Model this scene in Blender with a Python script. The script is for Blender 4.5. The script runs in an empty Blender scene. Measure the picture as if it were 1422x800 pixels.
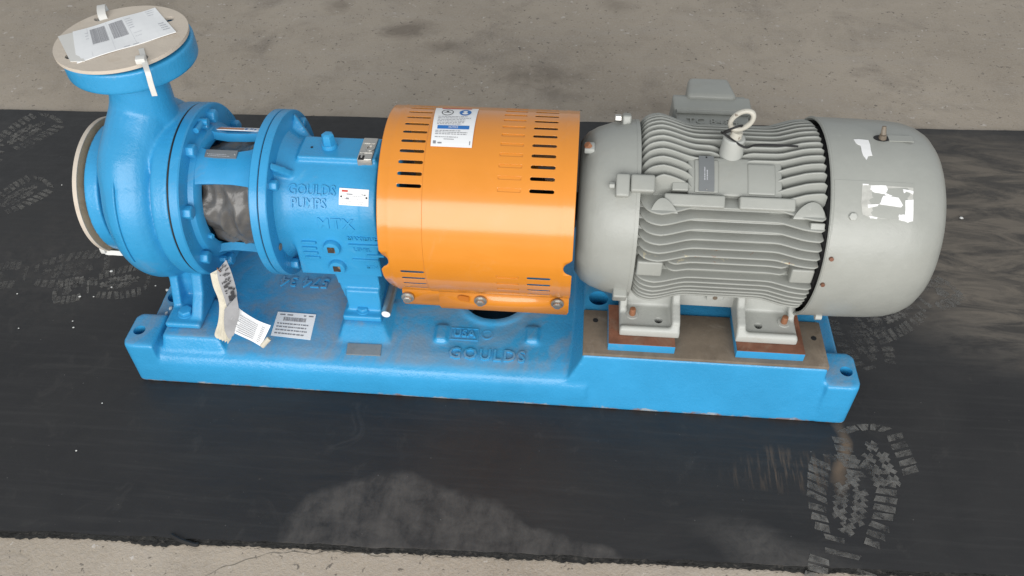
import bpy, bmesh, math, random
import numpy as np
from mathutils import Vector, Matrix, geometry, noise
random.seed(7)
S = bpy.context.scene
COL = S.collection
R_ = math.radians

# ------------------------------------------------------------------ camera
CAM = dict(c=(0.6739, -1.0587, 1.1842), pitch=45.9683, yaw=5.3167, roll=-0.772, f=1132.23, W=1422, H=800)
def cam_axes():
    pi, ya, ro = R_(CAM['pitch']), R_(CAM['yaw']), R_(CAM['roll'])
    f = Vector((-math.sin(ya)*math.cos(pi), math.cos(ya)*math.cos(pi), -math.sin(pi)))
    r = f.cross(Vector((0, 0, 1))).normalized(); u = r.cross(f)
    c, s = math.cos(ro), math.sin(ro)
    return c*r+s*u, -s*r+c*u, f
CR, CU, CF = cam_axes()
CP = Vector(CAM['c'])
cd = bpy.data.cameras.new('camera'); co = bpy.data.objects.new('camera', cd); COL.objects.link(co)
m = Matrix((CR, CU, -CF)).transposed().to_4x4(); m.translation = CP
co.matrix_world = m
cd.sensor_width = 36; cd.sensor_fit = 'HORIZONTAL'; cd.lens = 36*CAM['f']/CAM['W']; cd.clip_start = .02; cd.clip_end = 200
S.camera = co

# ------------------------------------------------------------------ light: open side of a covered yard in front, soft ambient above
w = bpy.data.worlds.new('World'); S.world = w; w.use_nodes = True
bg = w.node_tree.nodes['Background']; bg.inputs[0].default_value = (.93, .97, 1, 1); bg.inputs[1].default_value = .52
def area(name, loc, target, sx, sy, power, col=(1, 1, 1)):
    l = bpy.data.lights.new(name, 'AREA'); l.shape = 'RECTANGLE'; l.size = sx; l.size_y = sy; l.energy = power; l.color = col
    o = bpy.data.objects.new(name, l); COL.objects.link(o); o.location = loc
    o.rotation_euler = (Vector(target)-Vector(loc)).to_track_quat('-Z', 'Y').to_euler()
    return o
area('open_yard_daylight', (.75, -3.6, 1.75), (.6, 0, .3), 5.5, 2.3, 215, (1, .985, .96))
S.view_settings.view_transform = 'Standard'; S.view_settings.look = 'None'; S.view_settings.gamma = 1
S.view_settings.use_curve_mapping = False; S.view_settings.exposure = 0.0
S.render.engine = 'CYCLES'
S.render.resolution_x = 1024; S.render.resolution_y = 576

# ------------------------------------------------------------------ pixel -> point on a known surface
ZA = 0.2913          # shaft axis height over the mat
def ray(px, py):
    return (CF*CAM['f'] + CR*(px-CAM['W']/2) - CU*(py-CAM['H']/2)).normalized()
def on(px, py, axis, v):
    d = ray(px, py); i = 'xyz'.index(axis)
    return CP + d*((v-CP[i])/d[i])
def oncyl(px, py, R):
    d = ray(px, py); o = CP-Vector((0, 0, ZA))
    a = d.y**2+d.z**2; b = o.y*d.y+o.z*d.z; c = o.y**2+o.z**2-R*R
    q = o+d*((-b-math.sqrt(max(0, b*b-a*c)))/a)
    return q.x, math.degrees(math.atan2(q.z, -q.y))
def cyl(x, th, R):      # point on the shaft-axis cylinder, th degrees up from the front
    return Vector((x, -R*math.cos(R_(th)), ZA+R*math.sin(R_(th))))

# ------------------------------------------------------------------ materials
MATS = {}
def nodes(name):
    mt = bpy.data.materials.new(name); mt.use_nodes = True
    nt = mt.node_tree; b = nt.nodes['Principled BSDF']
    return mt, nt, b
def N(nt, t, **k):
    n = nt.nodes.new(t)
    for a, v in k.items():
        if a.startswith('i_'): n.inputs[a[2:].replace('_', ' ')].default_value = v
        else: setattr(n, a, v)
    return n
def noise_node(nt, co, scale, detail=4, rough=.55, dist=0):
    n = N(nt, 'ShaderNodeTexNoise'); n.inputs['Scale'].default_value = scale; n.inputs['Detail'].default_value = detail
    n.inputs['Roughness'].default_value = rough; n.inputs['Distortion'].default_value = dist
    nt.links.new(co, n.inputs['Vector']); return n.outputs['Fac']
def ramp(nt, fac, lo, hi, a=0., b=1.):
    n = N(nt, 'ShaderNodeMapRange'); n.inputs['From Min'].default_value = lo; n.inputs['From Max'].default_value = hi
    n.inputs['To Min'].default_value = a; n.inputs['To Max'].default_value = b; n.clamp = True
    nt.links.new(fac, n.inputs['Value']); return n.outputs['Result']
def mul(nt, a, b, op='MULTIPLY'):
    n = N(nt, 'ShaderNodeMath', operation=op)
    for i, s in enumerate((a, b)):
        if hasattr(s, 'is_linked') or hasattr(s, 'links'): nt.links.new(s, n.inputs[i])
        else: n.inputs[i].default_value = s
    return n.outputs[0]
def mix(nt, fac, a, b, blend='MIX'):
    n = N(nt, 'ShaderNodeMix', data_type='RGBA', blend_type=blend)
    for s, k in ((fac, 0), (a, 6), (b, 7)):
        if hasattr(s, 'links'): nt.links.new(s, n.inputs[k])
        elif k == 0: n.inputs[k].default_value = s
        else: n.inputs[k].default_value = (*s, 1)
    return n.outputs[2]
def coords(nt, scale=(1, 1, 1)):
    t = N(nt, 'ShaderNodeTexCoord'); mp = N(nt, 'ShaderNodeMapping'); mp.inputs['Scale'].default_value = scale
    nt.links.new(t.outputs['Object'], mp.inputs['Vector']); return mp.outputs[0]
def bump(nt, b, h, strength, dist=.001):
    n = N(nt, 'ShaderNodeBump'); n.inputs['Strength'].default_value = strength; n.inputs['Distance'].default_value = dist
    nt.links.new(h, n.inputs['Height']); nt.links.new(n.outputs[0], b.inputs['Normal'])
def paint(name, col, rough=.42, var=.12, bscale=260, bstr=.25, stains=(), spec=.5, metal=0, coat=0, big=6, dust=None, edge=None, dent=0):
    """stains: (colour, noise scale, low, high, strength)"""
    if name in MATS: return MATS[name]
    mt, nt, b = nodes(name); c = coords(nt)
    v = noise_node(nt, c, big, 5, .6)
    lo = tuple(x*(1-var) for x in col); hi = tuple(min(1, x*(1+var)) for x in col)
    colr = mix(nt, ramp(nt, v, .3, .7), lo, hi)
    rgh = ramp(nt, noise_node(nt, c, big*4, 5, .65), .3, .7, rough-.07, rough+.1)
    for (sc, scale, a, bb, st) in stains:
        f = mul(nt, ramp(nt, noise_node(nt, c, scale, 7, .68, .6), a, bb), st)
        colr = mix(nt, f, colr, sc)
        rgh = mul(nt, rgh, mul(nt, f, .35), 'ADD')
    if dust:            # settled dirt on level faces, blotchy
        g = N(nt, 'ShaderNodeNewGeometry'); sp = N(nt, 'ShaderNodeSeparateXYZ'); nt.links.new(g.outputs['Normal'], sp.inputs[0])
        f = mul(nt, ramp(nt, sp.outputs['Z'], .80, .97), ramp(nt, noise_node(nt, c, 6, 8, .70, 1.0), .47, .72, .04, 1.))
        f = mul(nt, f, dust[1]); colr = mix(nt, f, colr, dust[0]); rgh = mul(nt, rgh, mul(nt, f, .4), 'ADD')
    if edge:            # knocked, chipped paint close to the bottom edge
        t = N(nt, 'ShaderNodeTexCoord'); sp = N(nt, 'ShaderNodeSeparateXYZ'); nt.links.new(t.outputs['Object'], sp.inputs[0])
        low = ramp(nt, sp.outputs['Z'], .034, .0, 0, 1)
        f = mul(nt, low, noise_node(nt, coords(nt, (1, 1, 1.6)), 24, 8, .75, .8)); f = ramp(nt, f, .40, .50, 0, .9)
        ec = mix(nt, ramp(nt, noise_node(nt, c, 40, 3, .5), .45, .55), (.42, .40, .37), (.26, .13, .07))
        colr = mix(nt, f, colr, ec); rgh = mul(nt, rgh, mul(nt, f, .3), 'ADD')
    nt.links.new(colr, b.inputs['Base Color']); nt.links.new(rgh, b.inputs['Roughness'])
    b.inputs['Specular IOR Level'].default_value = spec; b.inputs['Metallic'].default_value = metal
    b.inputs['Coat Weight'].default_value = coat; b.inputs['Coat Roughness'].default_value = .15
    if bstr:
        h = mul(nt, noise_node(nt, c, bscale, 3, .6), mul(nt, noise_node(nt, c, bscale*.22, 3, .5), 1.5), 'ADD')
        if dent: h = mul(nt, mul(nt, h, bstr), mul(nt, noise_node(nt, c, 11, 3, .5, .3), dent), 'ADD'); bump(nt, b, h, 1.)
        else: bump(nt, b, h, bstr)
    MATS[name] = mt; return mt
DUST = (.30, .25, .20)
BLUE = paint('blue_machine_enamel', (.034, .292, .570), .30, .10, 240, .22, stains=((DUST, 9, .60, .80, .4), ((.10, .38, .62), 34, .62, .72, .3), ((.26, .12, .06), 50, .71, .74, .85)))
BLUE_CAST = paint('blue_enamel_on_casting', (.036, .305, .585), .27, .10, 210, .55, stains=(((.24, .11, .05), 26, .70, .80, .7), ((.40, .41, .41), 55, .70, .78, .4)), dust=(DUST, .75), edge=True)
BLUE_CAST2 = paint('blue_enamel_rough_casting', (.034, .295, .570), .30, .10, 230, .4, stains=((DUST, 8, .60, .80, .35), ((.10, .38, .62), 30, .60, .72, .35), ((.26, .12, .06), 42, .72, .75, .85)))
ORANGE = paint('orange_guard_enamel', (.68, .240, .018), .42, .04, 300, .05, stains=(((.62, .45, .28), 7, .58, .82, .3), ((.45, .17, .02), 70, .70, .73, .6)), coat=1.0, spec=.3, dent=1.6)
GREY = paint('grey_motor_enamel', (.322, .330, .305), .34, .09, 240, .22, dent=1.8, stains=(((.30, .28, .24), 9, .58, .80, .4), ((.46, .46, .43), 34, .64, .76, .35), ((.16, .14, .12), 80, .70, .74, .5)))
GREY2 = paint('pale_grey_foot_enamel', (.42, .43, .405), .45, .06, 220, .3, stains=(((.30, .25, .18), 30, .60, .75, .45), ((.10, .09, .08), 70, .70, .74, .8)))
GREYCHIP = paint('grey_motor_enamel_chipped', (.322, .330, .305), .34, .06, 300, .16, stains=(((.55, .50, .36), 60, .60, .66, .8), ((.30, .12, .05), 75, .63, .68, .9)))
DARKGREY = paint('dark_grey_plate', (.17, .18, .185), .42, .1, 300, .1)
IVORY = paint('chipped_ivory_enamel', (.50, .48, .42), .42, .08, 200, .3, stains=(((.12, .08, .05), 110, .60, .66, .9),))
BLACK = paint('black_rubber_and_gap_shade', (.012, .012, .013), .6, .2, 200, .2)  # black parts, and painted shade inside gaps and holes
STEEL = paint('zinc_plated_steel', (.52, .51, .48), .36, .15, 300, .15, metal=.85)
ALU = paint('brushed_metal_plate', (.34, .34, .33), .4, .2, 260, .25, metal=.5, stains=(((.12, .12, .12), 60, .55, .7, .5),))
COPPER = paint('rusty_copper_bolt', (.28, .12, .06), .55, .3, 300, .4)
RUST = paint('rusted_shim_steel', (.190, .078, .045), .62, .35, 200, .5, stains=(((.24, .17, .12), 30, .5, .7, .6),), big=25)
BROWNSTEEL = paint('machined_steel_with_dried_oil', (.175, .140, .105), .5, .25, 260, .3, big=16, stains=(((.10, .075, .055), 14, .52, .74, .7), ((.32, .29, .25), 24, .56, .75, .5)))
FIBRE = paint('pale_fibreboard', (.57, .50, .42), .75, .08, 340, .4, stains=(((.42, .33, .24), 22, .58, .78, .5),))
TANFIBRE = paint('tan_fibreboard', (.50, .37, .24), .75, .12, 300, .4, stains=(((.25, .17, .10), 16, .52, .7, .7),))
PAPER = paint('white_paper_label', (.84, .85, .86), .5, .03, 200, .05)
GREYPAPER = paint('weathered_printed_paper', (.33, .33, .34), .6, .12, 200, .1, big=40)
BONE = paint('yellowed_paper_edge', (.60, .56, .46), .7, .1, 200, .2, big=60)
INK = paint('black_print', (.035, .035, .04), .6, .1, 200, 0)
GREYINK = paint('grey_print', (.24, .24, .26), .6, .1, 200, 0)
FAINTINK = paint('faint_print', (.50, .51, .54), .6, .1, 200, 0)
BLUEINK = paint('blue_print', (.02, .16, .48), .5, .1, 200, 0)
REDINK = paint('red_print', (.55, .05, .03), .5, .1, 200, 0)
ORINK = paint('orange_print', (.75, .25, .06), .5, .1, 200, 0)
NYLON = paint('milky_nylon', (.66, .65, .62), .38, .06, 200, .1)
WHITECHIP = paint('white_plaster_chip', (.66, .66, .64), .8, .1, 300, .5)
TORN = paint('torn_white_sticker', (.80, .80, .80), .5, .03, 200, .05)
GLUE = paint('sticker_glue_residue', (.44, .44, .41), .5, .15, 200, .2, big=90)

def make_concrete():
    mt, nt, b = nodes('worn_concrete'); c = coords(nt)
    v1 = noise_node(nt, c, 1.6, 7, .62, .4); v2 = noise_node(nt, c, 9, 7, .7, .5); v3 = noise_node(nt, c, 160, 4, .7)
    c2 = coords(nt, (1.3, 6, 1)); v5 = noise_node(nt, c2, 3, 6, .6, .3)
    col = mix(nt, ramp(nt, v1, .32, .68), (.352, .300, .240), (.455, .392, .318))
    col = mix(nt, ramp(nt, v2, .48, .74, 0, .55), col, (.265, .226, .182))
    col = mix(nt, ramp(nt, v5, .5, .75, 0, .35), col, (.41, .372, .335))
    st = noise_node(nt, c, 3.1, 7, .66, .9)
    col = mix(nt, ramp(nt, st, .54, .70, 0, .6), col, (.19, .162, .135))
    col = mix(nt, ramp(nt, v3, .42, .75, 0, .5), col, (.46, .42, .38))
    col = mix(nt, ramp(nt, noise_node(nt, c, 85, 3, .6), .64, .70, 0, .75), col, (.10, .09, .08))
    col = mix(nt, ramp(nt, noise_node(nt, c, 55, 4, .6), .66, .72, 0, .8), col, (.60, .56, .52))
    t = N(nt, 'ShaderNodeTexCoord')
    for (px, py, rx, ry, k) in ((565, 38, .16, .10, .75), (610, 62, .10, .07, .6), (745, 105, .22, .12, .6), (780, 130, .14, .06, .5), (470, 4, .08, .10, .5), (860, 4, .10, .08, .45), (925, 150, .12, .1, .4)):
        p = on(px, py, 'z', 0); mp = N(nt, 'ShaderNodeMapping', vector_type='TEXTURE'); mp.inputs['Location'].default_value = (p.x, p.y, -.006); mp.inputs['Scale'].default_value = (rx, ry, 1)
        nt.links.new(t.outputs['Object'], mp.inputs[0]); ln = N(nt, 'ShaderNodeVectorMath', operation='LENGTH'); nt.links.new(mp.outputs[0], ln.inputs[0])
        fade = mul(nt, ramp(nt, ln.outputs['Value'], 1.2, .1, 0, 1), noise_node(nt, c, 13, 8, .72, 1.1)); col = mix(nt, ramp(nt, fade, .22, .48, 0, k), col, (.185, .155, .125))
    nt.links.new(col, b.inputs['Base Color']); b.inputs['Roughness'].default_value = .85; b.inputs['Specular IOR Level'].default_value = .25
    h = mul(nt, mul(nt, v2, 1.2), mul(nt, v3, .8), 'ADD'); h = mul(nt, h, mul(nt, noise_node(nt, c, 420, 3, .7), .4), 'ADD')
    bump(nt, b, h, .55, .003)
    return mt
CONC = make_concrete()
def make_mat_rubber():
    mt, nt, b = nodes('dusty_black_rubber'); c = coords(nt)
    t = N(nt, 'ShaderNodeTexCoord'); sep = N(nt, 'ShaderNodeSeparateXYZ'); nt.links.new(t.outputs['Object'], sep.inputs[0])
    fine = noise_node(nt, c, 38, 8, .72, .8); big = noise_node(nt, c, 3.2, 6, .6, .8)
    streak = noise_node(nt, coords(nt, (1.2, 26, 1)), 3.5, 6, .65, .2)
    rot = N(nt, 'ShaderNodeMapping'); rot.inputs['Rotation'].default_value = (0, 0, R_(58)); rot.inputs['Scale'].default_value = (2.2, 9, 1)
    nt.links.new(t.outputs['Object'], rot.inputs[0]); streak2 = noise_node(nt, rot.outputs[0], 2.6, 9, .72, .9)
    def blob(cx, cy, rx, ry, ang=0, soft=.55):
        mp = N(nt, 'ShaderNodeMapping', vector_type='TEXTURE'); mp.inputs['Location'].default_value = (cx, cy, 0)
        mp.inputs['Rotation'].default_value = (0, 0, R_(ang)); mp.inputs['Scale'].default_value = (rx, ry, 1)
        wob = N(nt, 'ShaderNodeTexNoise'); wob.inputs['Scale'].default_value = 7; wob.inputs['Detail'].default_value = 5; nt.links.new(t.outputs['Object'], wob.inputs['Vector'])
        sc = N(nt, 'ShaderNodeVectorMath', operation='MULTIPLY_ADD'); nt.links.new(wob.outputs['Color'], sc.inputs[0]); sc.inputs[1].default_value = (.10, .10, 0)
        nt.links.new(t.outputs['Object'], sc.inputs[2])
        sb = N(nt, 'ShaderNodeVectorMath', operation='SUBTRACT'); nt.links.new(sc.outputs[0], sb.inputs[0]); sb.inputs[1].default_value = (.05, .05, 0)
        fl = N(nt, 'ShaderNodeVectorMath', operation='MULTIPLY'); nt.links.new(sb.outputs[0], fl.inputs[0]); fl.inputs[1].default_value = (1, 1, 0)
        nt.links.new(fl.outputs[0], mp.inputs[0])
        ln = N(nt, 'ShaderNodeVectorMath', operation='LENGTH'); nt.links.new(mp.outputs[0], ln.inputs[0])
        return ramp(nt, ln.outputs['Value'], 1, soft, 0, 1)
    col = mix(nt, ramp(nt, big, .35, .7), (.0165, .0165, .0180), (.0265, .0260, .0265))
    col = mix(nt, mul(nt, ramp(nt, streak, .5, .75), .4), col, (.045, .044, .044))
    col = mix(nt, mul(nt, ramp(nt, noise_node(nt, c, 13, 8, .7, 1.2), .58, .8), .45), col, (.07, .066, .062))
    wash = mul(nt, noise_node(nt, coords(nt, (3.2, 1, 1)), 7, 9, .70, .3), noise_node(nt, c, 30, 8, .72, .3), 'ADD')
    # dried mud wash by the near edge, scuffed dust beside and behind the motor, dusty strip at far edge
    d1 = mul(nt, blob(.44, -.50, .20, .145, 0, .90), ramp(nt, wash, .80, 1.20, .10, .9))
    d1b = mul(nt, blob(.60, -.478, .24, .062, -15, .88), ramp(nt, wash, .80, 1.20, .10, .9))
    d2 = mul(nt, blob(1.66, .31, .48, .42, 0, .60), ramp(nt, streak2, .40, .66, .30, 1.5))
    d3 = mul(nt, blob(1.5, .05, .22, .12, 30, .3), ramp(nt, streak2, .40, .7, 0, .8))
    d4 = mul(nt, blob(-.40, .10, .30, .28, 20, .2), ramp(nt, fine, .42, .78, 0, .55))
    d5 = mul(nt, blob(1.03, -.47, .16, .05, -20, .4), ramp(nt, fine, .3, .7, .2, .9))
    dd = d1
    for x in (d1b, d3, d4, d5): dd = mul(nt, dd, x, 'MAXIMUM')
    col = mix(nt, mul(nt, dd, .72), col, (.105, .098, .092))
    col = mix(nt, mul(nt, d2, .9), col, (.150, .130, .108)); dd = mul(nt, dd, d2, 'MAXIMUM')
    # rusty drip beside the base
    r1 = mul(nt, blob(1.150, -.275, .016, .10, -4, .3), .75)
    rd = mul(nt, blob(1.06, -.315, .12, .05, 0, .2), ramp(nt, noise_node(nt, coords(nt, (60, 5, 1)), 2, 4, .6), .50, .70, 0, .9))
    col = mix(nt, mul(nt, r1, rd, 'MAXIMUM'), col, (.17, .12, .08))
    # fine light specks
    col = mix(nt, ramp(nt, noise_node(nt, c, 210, 2, .5), .76, .80, 0, .8), col, (.25, .24, .23))
    nt.links.new(col, b.inputs['Base Color'])
    nt.links.new(mul(nt, ramp(nt, fine, .3, .7, .42, .60), mul(nt, dd, .3), 'ADD'), b.inputs['Roughness'])
    b.inputs['Specular IOR Level'].default_value = .42
    bump(nt, b, mul(nt, mul(nt, fine, mul(nt, noise_node(nt, c, 300, 3, .6), .5), 'ADD'), mul(nt, noise_node(nt, coords(nt, (1, 2.2, 1)), 4.5, 3, .5, .6), 14.), 'ADD'), .18, .0015)
    return mt
RUBBER = make_mat_rubber()
def make_print_dust(name='dust_left_by_boots', k=1.):
    mt, nt, b = nodes(name); c = coords(nt)
    b.inputs['Base Color'].default_value = (.185, .18, .17, 1); b.inputs['Roughness'].default_value = .9
    a = mul(nt, ramp(nt, noise_node(nt, c, 55, 7, .75, .8), .40, .64, .03, .8), ramp(nt, noise_node(nt, c, 16, 5, .65), .34, .58, .15, 1))
    nt.links.new(mul(nt, a, k), b.inputs['Alpha']); return mt
PRINTDUST = make_print_dust(); FAINTDUST = make_print_dust('faint_dust_left_by_boots', .45)
def make_wrap():
    mt, nt, b = nodes('crumpled_grey_film'); c = coords(nt)
    col = mix(nt, ramp(nt, noise_node(nt, c, 12, 5, .6, 1.2), .35, .7), (.10, .095, .09), (.155, .148, .14))
    nt.links.new(col, b.inputs['Base Color']); b.inputs['Roughness'].default_value = .3
    bump(nt, b, noise_node(nt, c, 30, 3, .5, 2.0), .5, .004); return mt
WRAP = make_wrap()

# ------------------------------------------------------------------ mesh helpers
def link(name, me, mat, parent=None, smooth=False, angle=35):
    o = bpy.data.objects.new(name, me); COL.objects.link(o)
    if mat is not None and not me.materials: me.materials.append(mat)
    if smooth:
        me.polygons.foreach_set('use_smooth', [True]*len(me.polygons))
        if angle: me.set_sharp_from_angle(angle=R_(angle))
    if parent is not None: o.parent = parent
    return o
def thing(name, label, cat, group=None):
    o = bpy.data.objects.new(name, None); COL.objects.link(o); o.empty_display_size = .05
    o['label'] = label; o['category'] = cat
    if group: o['group'] = group
    return o
def tag(o, label, cat, group=None, kind=None):
    if label: o['label'] = label; o['category'] = cat
    if group: o['group'] = group
    if kind: o['kind'] = kind
    return o
class MB:
    def __init__(s): s.v = []; s.f = []
    def add(s, vs, fs):
        n = len(s.v); s.v += [tuple(x) for x in vs]; s.f += [tuple(i+n for i in f) for f in fs]; return s
    def mesh(s, name='m'):
        me = bpy.data.meshes.new(name); me.from_pydata(s.v, [], s.f); me.validate()
        bm = bmesh.new(); bm.from_mesh(me); bmesh.ops.recalc_face_normals(bm, faces=bm.faces); bm.to_mesh(me); bm.free()
        return me
    def build(s, name, mat, parent=None, smooth=False, angle=35, bevel=0, seg=2):
        me = s.mesh(name)
        if bevel: bevel_mesh(me, bevel, seg)
        return link(name, me, mat, parent, smooth or bool(bevel), angle)
def bevel_mesh(me, w, seg=2, ang=30):
    bm = bmesh.new(); bm.from_mesh(me)
    bmesh.ops.remove_doubles(bm, verts=bm.verts, dist=1e-6)
    es = [e for e in bm.edges if len(e.link_faces) == 2 and e.calc_face_angle(0) > R_(ang)]
    bmesh.ops.bevel(bm, geom=es, offset=w, segments=seg, affect='EDGES', profile=.5, clamp_overlap=True)
    bm.to_mesh(me); bm.free()
def box(mb, x0, x1, y0, y1, z0, z1, taper=(0, 0)):
    tx, ty = taper
    v = [(x0, y0, z0), (x1, y0, z0), (x1, y1, z0), (x0, y1, z0), (x0+tx, y0+ty, z1), (x1-tx, y0+ty, z1), (x1-tx, y1-ty, z1), (x0+tx, y1-ty, z1)]
    return mb.add(v, [(3, 2, 1, 0), (4, 5, 6, 7), (0, 1, 5, 4), (1, 2, 6, 5), (2, 3, 7, 6), (3, 0, 4, 7)])
def lathe(mb, prof, seg=64, axis='x', centre=(0, 0, 0), a0=0, a1=360, closed=True):
    """prof: list of (t along axis, r); partial sweeps get end caps"""
    if axis == 'x': centre = (centre[0], centre[1], centre[2]+ZA)
    full = abs(a1-a0) >= 360; n = len(prof); k = seg if full else seg+1
    vs = []
    for i in range(k):
        a = R_(a0+(a1-a0)*i/seg)
        for t, r in prof:
            c, s = r*math.cos(a), r*math.sin(a)
            p = (t, -c, s) if axis == 'x' else (c, s, t) if axis == 'z' else (c, t, s)
            vs.append((p[0]+centre[0], p[1]+centre[1], p[2]+centre[2]))
    fs = []
    for i in range(seg):
        j = (i+1) % k
        for q in range(n if closed else n-1):
            w = (q+1) % n
            fs.append((i*n+q, i*n+w, j*n+w, j*n+q))
    if not full and closed: fs += [tuple(range(n)), tuple(range((k-1)*n, k*n))[::-1]]
    return mb.add(vs, fs)
def solid(mb, prof, **k):      # lathe of an open profile from axis to axis (both ends closed by tiny radius)
    return lathe(mb, [(prof[0][0], 1e-5)]+list(prof)+[(prof[-1][0], 1e-5)], closed=False, **k)
def prism(mb, pts, d0, d1, axis='x'):
    n = len(pts)
    def P(a, b, d): return (d, a, b) if axis == 'x' else (a, d, b) if axis == 'y' else (a, b, d)
    vs = [P(a, b, d0) for a, b in pts]+[P(a, b, d1) for a, b in pts]
    return mb.add(vs, [tuple(range(n))[::-1], tuple(range(n, 2*n))]+[(i, (i+1) % n, n+(i+1) % n, n+i) for i in range(n)])
def frame_of(d):
    d = Vector(d).normalized(); a = Vector((0, 0, 1)) if abs(d.z) < .9 else Vector((1, 0, 0))
    s = a.cross(d).normalized(); return s, d.cross(s), d
def rod(mb, p0, p1, r0, r1=None, seg=12):
    r1 = r0 if r1 is None else r1; p0, p1 = Vector(p0), Vector(p1); s, t, d = frame_of(p1-p0)
    vs = [p0+(s*math.cos(a)+t*math.sin(a))*r0 for a in [2*math.pi*i/seg for i in range(seg)]]
    vs += [p1+(s*math.cos(a)+t*math.sin(a))*r1 for a in [2*math.pi*i/seg for i in range(seg)]]
    return mb.add(vs, [tuple(range(seg))[::-1], tuple(range(seg, 2*seg))]+[(i, (i+1) % seg, seg+(i+1) % seg, seg+i) for i in range(seg)])
def tube(mb, pts, r, seg=8):
    pts = [Vector(p) for p in pts]; vs = []; n = len(pts); ref = None
    for i, p in enumerate(pts):
        d = (pts[min(i+1, n-1)]-pts[max(i-1, 0)]).normalized()
        if ref is None: s, t, _ = frame_of(d)
        else:
            s = (ref-d*ref.dot(d)).normalized(); t = d.cross(s)
        ref = s; rr = r[i] if isinstance(r, (list, tuple)) else r
        vs += [p+(s*math.cos(2*math.pi*k/seg)+t*math.sin(2*math.pi*k/seg))*rr for k in range(seg)]
    fs = [(i*seg+k, i*seg+(k+1) % seg, (i+1)*seg+(k+1) % seg, (i+1)*seg+k) for i in range(n-1) for k in range(seg)]
    return mb.add(vs, fs+[tuple(range(seg))[::-1], tuple(range((n-1)*seg, n*seg))])
def spline(pts, n=8):
    pts = [Vector(p) for p in pts]; out = []
    for i in range(len(pts)-1):
        a, b, c, d = pts[max(i-1, 0)], pts[i], pts[i+1], pts[min(i+2, len(pts)-1)]
        for k in range(n):
            t = k/n
            out.append(.5*((2*b)+(c-a)*t+(2*a-5*b+4*c-d)*t*t+(3*b-a-3*c+d)*t**3))
    return out+[pts[-1]]
def hexhead(mb, p, d, r, h, washer=0, stud=0):
    s, t, d = frame_of(d); p = Vector(p)
    def ringv(rr, hh, n, ph=0): return [p+d*hh+(s*math.cos(ph+2*math.pi*i/n)+t*math.sin(ph+2*math.pi*i/n))*rr for i in range(n)]
    if washer: rod(mb, p-d*.001, p+d*.0025, washer, seg=20)
    b = .0025 if washer else -.002
    v = ringv(r, b, 6)+ringv(r, h*.85, 6)+ringv(r*.82, h, 6)
    mb.add(v, [(i, (i+1) % 6, 6+(i+1) % 6, 6+i) for i in range(6)]+[(6+i, 6+(i+1) % 6, 12+(i+1) % 6, 12+i) for i in range(6)]+[tuple(range(12, 18)), tuple(range(6))[::-1]])
    if stud: rod(mb, p+d*(h*.5), p+d*(h+stud), r*.5, seg=12)
    return mb
def evaluated(o, name):
    dg = bpy.context.evaluated_depsgraph_get(); dg.update()
    me = bpy.data.meshes.new_from_object(o.evaluated_get(dg)); me.name = name; return me
def cast(mb, name, mat, parent, voxel=.003, smooth=6, cutters=(), factor=.5):
    """union of rough solids melted into one casting with filleted corners, then drilled"""
    me = mb.mesh(); o = bpy.data.objects.new('tmp', me); COL.objects.link(o)
    md = o.modifiers.new('r', 'REMESH'); md.mode = 'VOXEL'; md.voxel_size = voxel; md.use_smooth_shade = True
    if smooth:
        sm = o.modifiers.new('s', 'SMOOTH'); sm.iterations = smooth; sm.factor = factor
    cs = []
    for cb in cutters:
        c = bpy.data.objects.new('tmpc', cb.mesh()); COL.objects.link(c); cs.append(c)
        bo = o.modifiers.new('b', 'BOOLEAN'); bo.operation = 'DIFFERENCE'; bo.object = c; bo.solver = 'EXACT'
    bpy.context.view_layer.update()
    out = evaluated(o, name); out.materials.clear()
    for q in [o]+cs: bpy.data.objects.remove(q)
    return link(name, out, mat, parent, True, 50)
def text_data(s, size, extrude=.0, offset=0, spacing=1.0, align='CENTER'):
    cu = bpy.data.curves.new('t', 'FONT'); cu.body = s; cu.size = size; cu.extrude = extrude; cu.offset = offset
    cu.align_x = align; cu.align_y = 'CENTER'; cu.space_character = spacing; cu.resolution_u = 2
    o = bpy.data.objects.new('t', cu); COL.objects.link(o); bpy.context.view_layer.update()
    me = evaluated(o, 't'); bpy.data.objects.remove(o)
    v = [x.co.copy() for x in me.vertices]; f = [tuple(p.vertices) for p in me.polygons]
    bpy.data.meshes.remove(me); return v, f
def add_text(mb, s, size, mapf, u, v, extrude=.0, offset=0, spacing=1., xs=1., align='CENTER', h=0):
    vs, fs = text_data(s, size, extrude, offset, spacing, align)
    return mb.add([mapf(u+p.x*xs, v+p.y, h+p.z) for p in vs], fs)
def planar(o, ux, vy):
    o, ux, vy = Vector(o), Vector(ux).normalized(), Vector(vy)
    vy = (vy-ux*vy.dot(ux)).normalized(); n = ux.cross(vy)
    return lambda u, v, h=0: o+ux*u+vy*v+n*h
def quadmap(p00, p10, p01, p11):      # u,v in 0..1 over four real points
    p00, p10, p01, p11 = map(Vector, (p00, p10, p01, p11)); n = (p10-p00).cross(p01-p00).normalized()
    return lambda u, v, h=0: p00*(1-u)*(1-v)+p10*u*(1-v)+p01*(1-u)*v+p11*u*v+n*h
def cylmap(x0, th0, R):               # u along the axis, v up round the surface, metres
    return lambda u, v, h=0: cyl(x0+u, th0+math.degrees(v/R), R+h)
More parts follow.
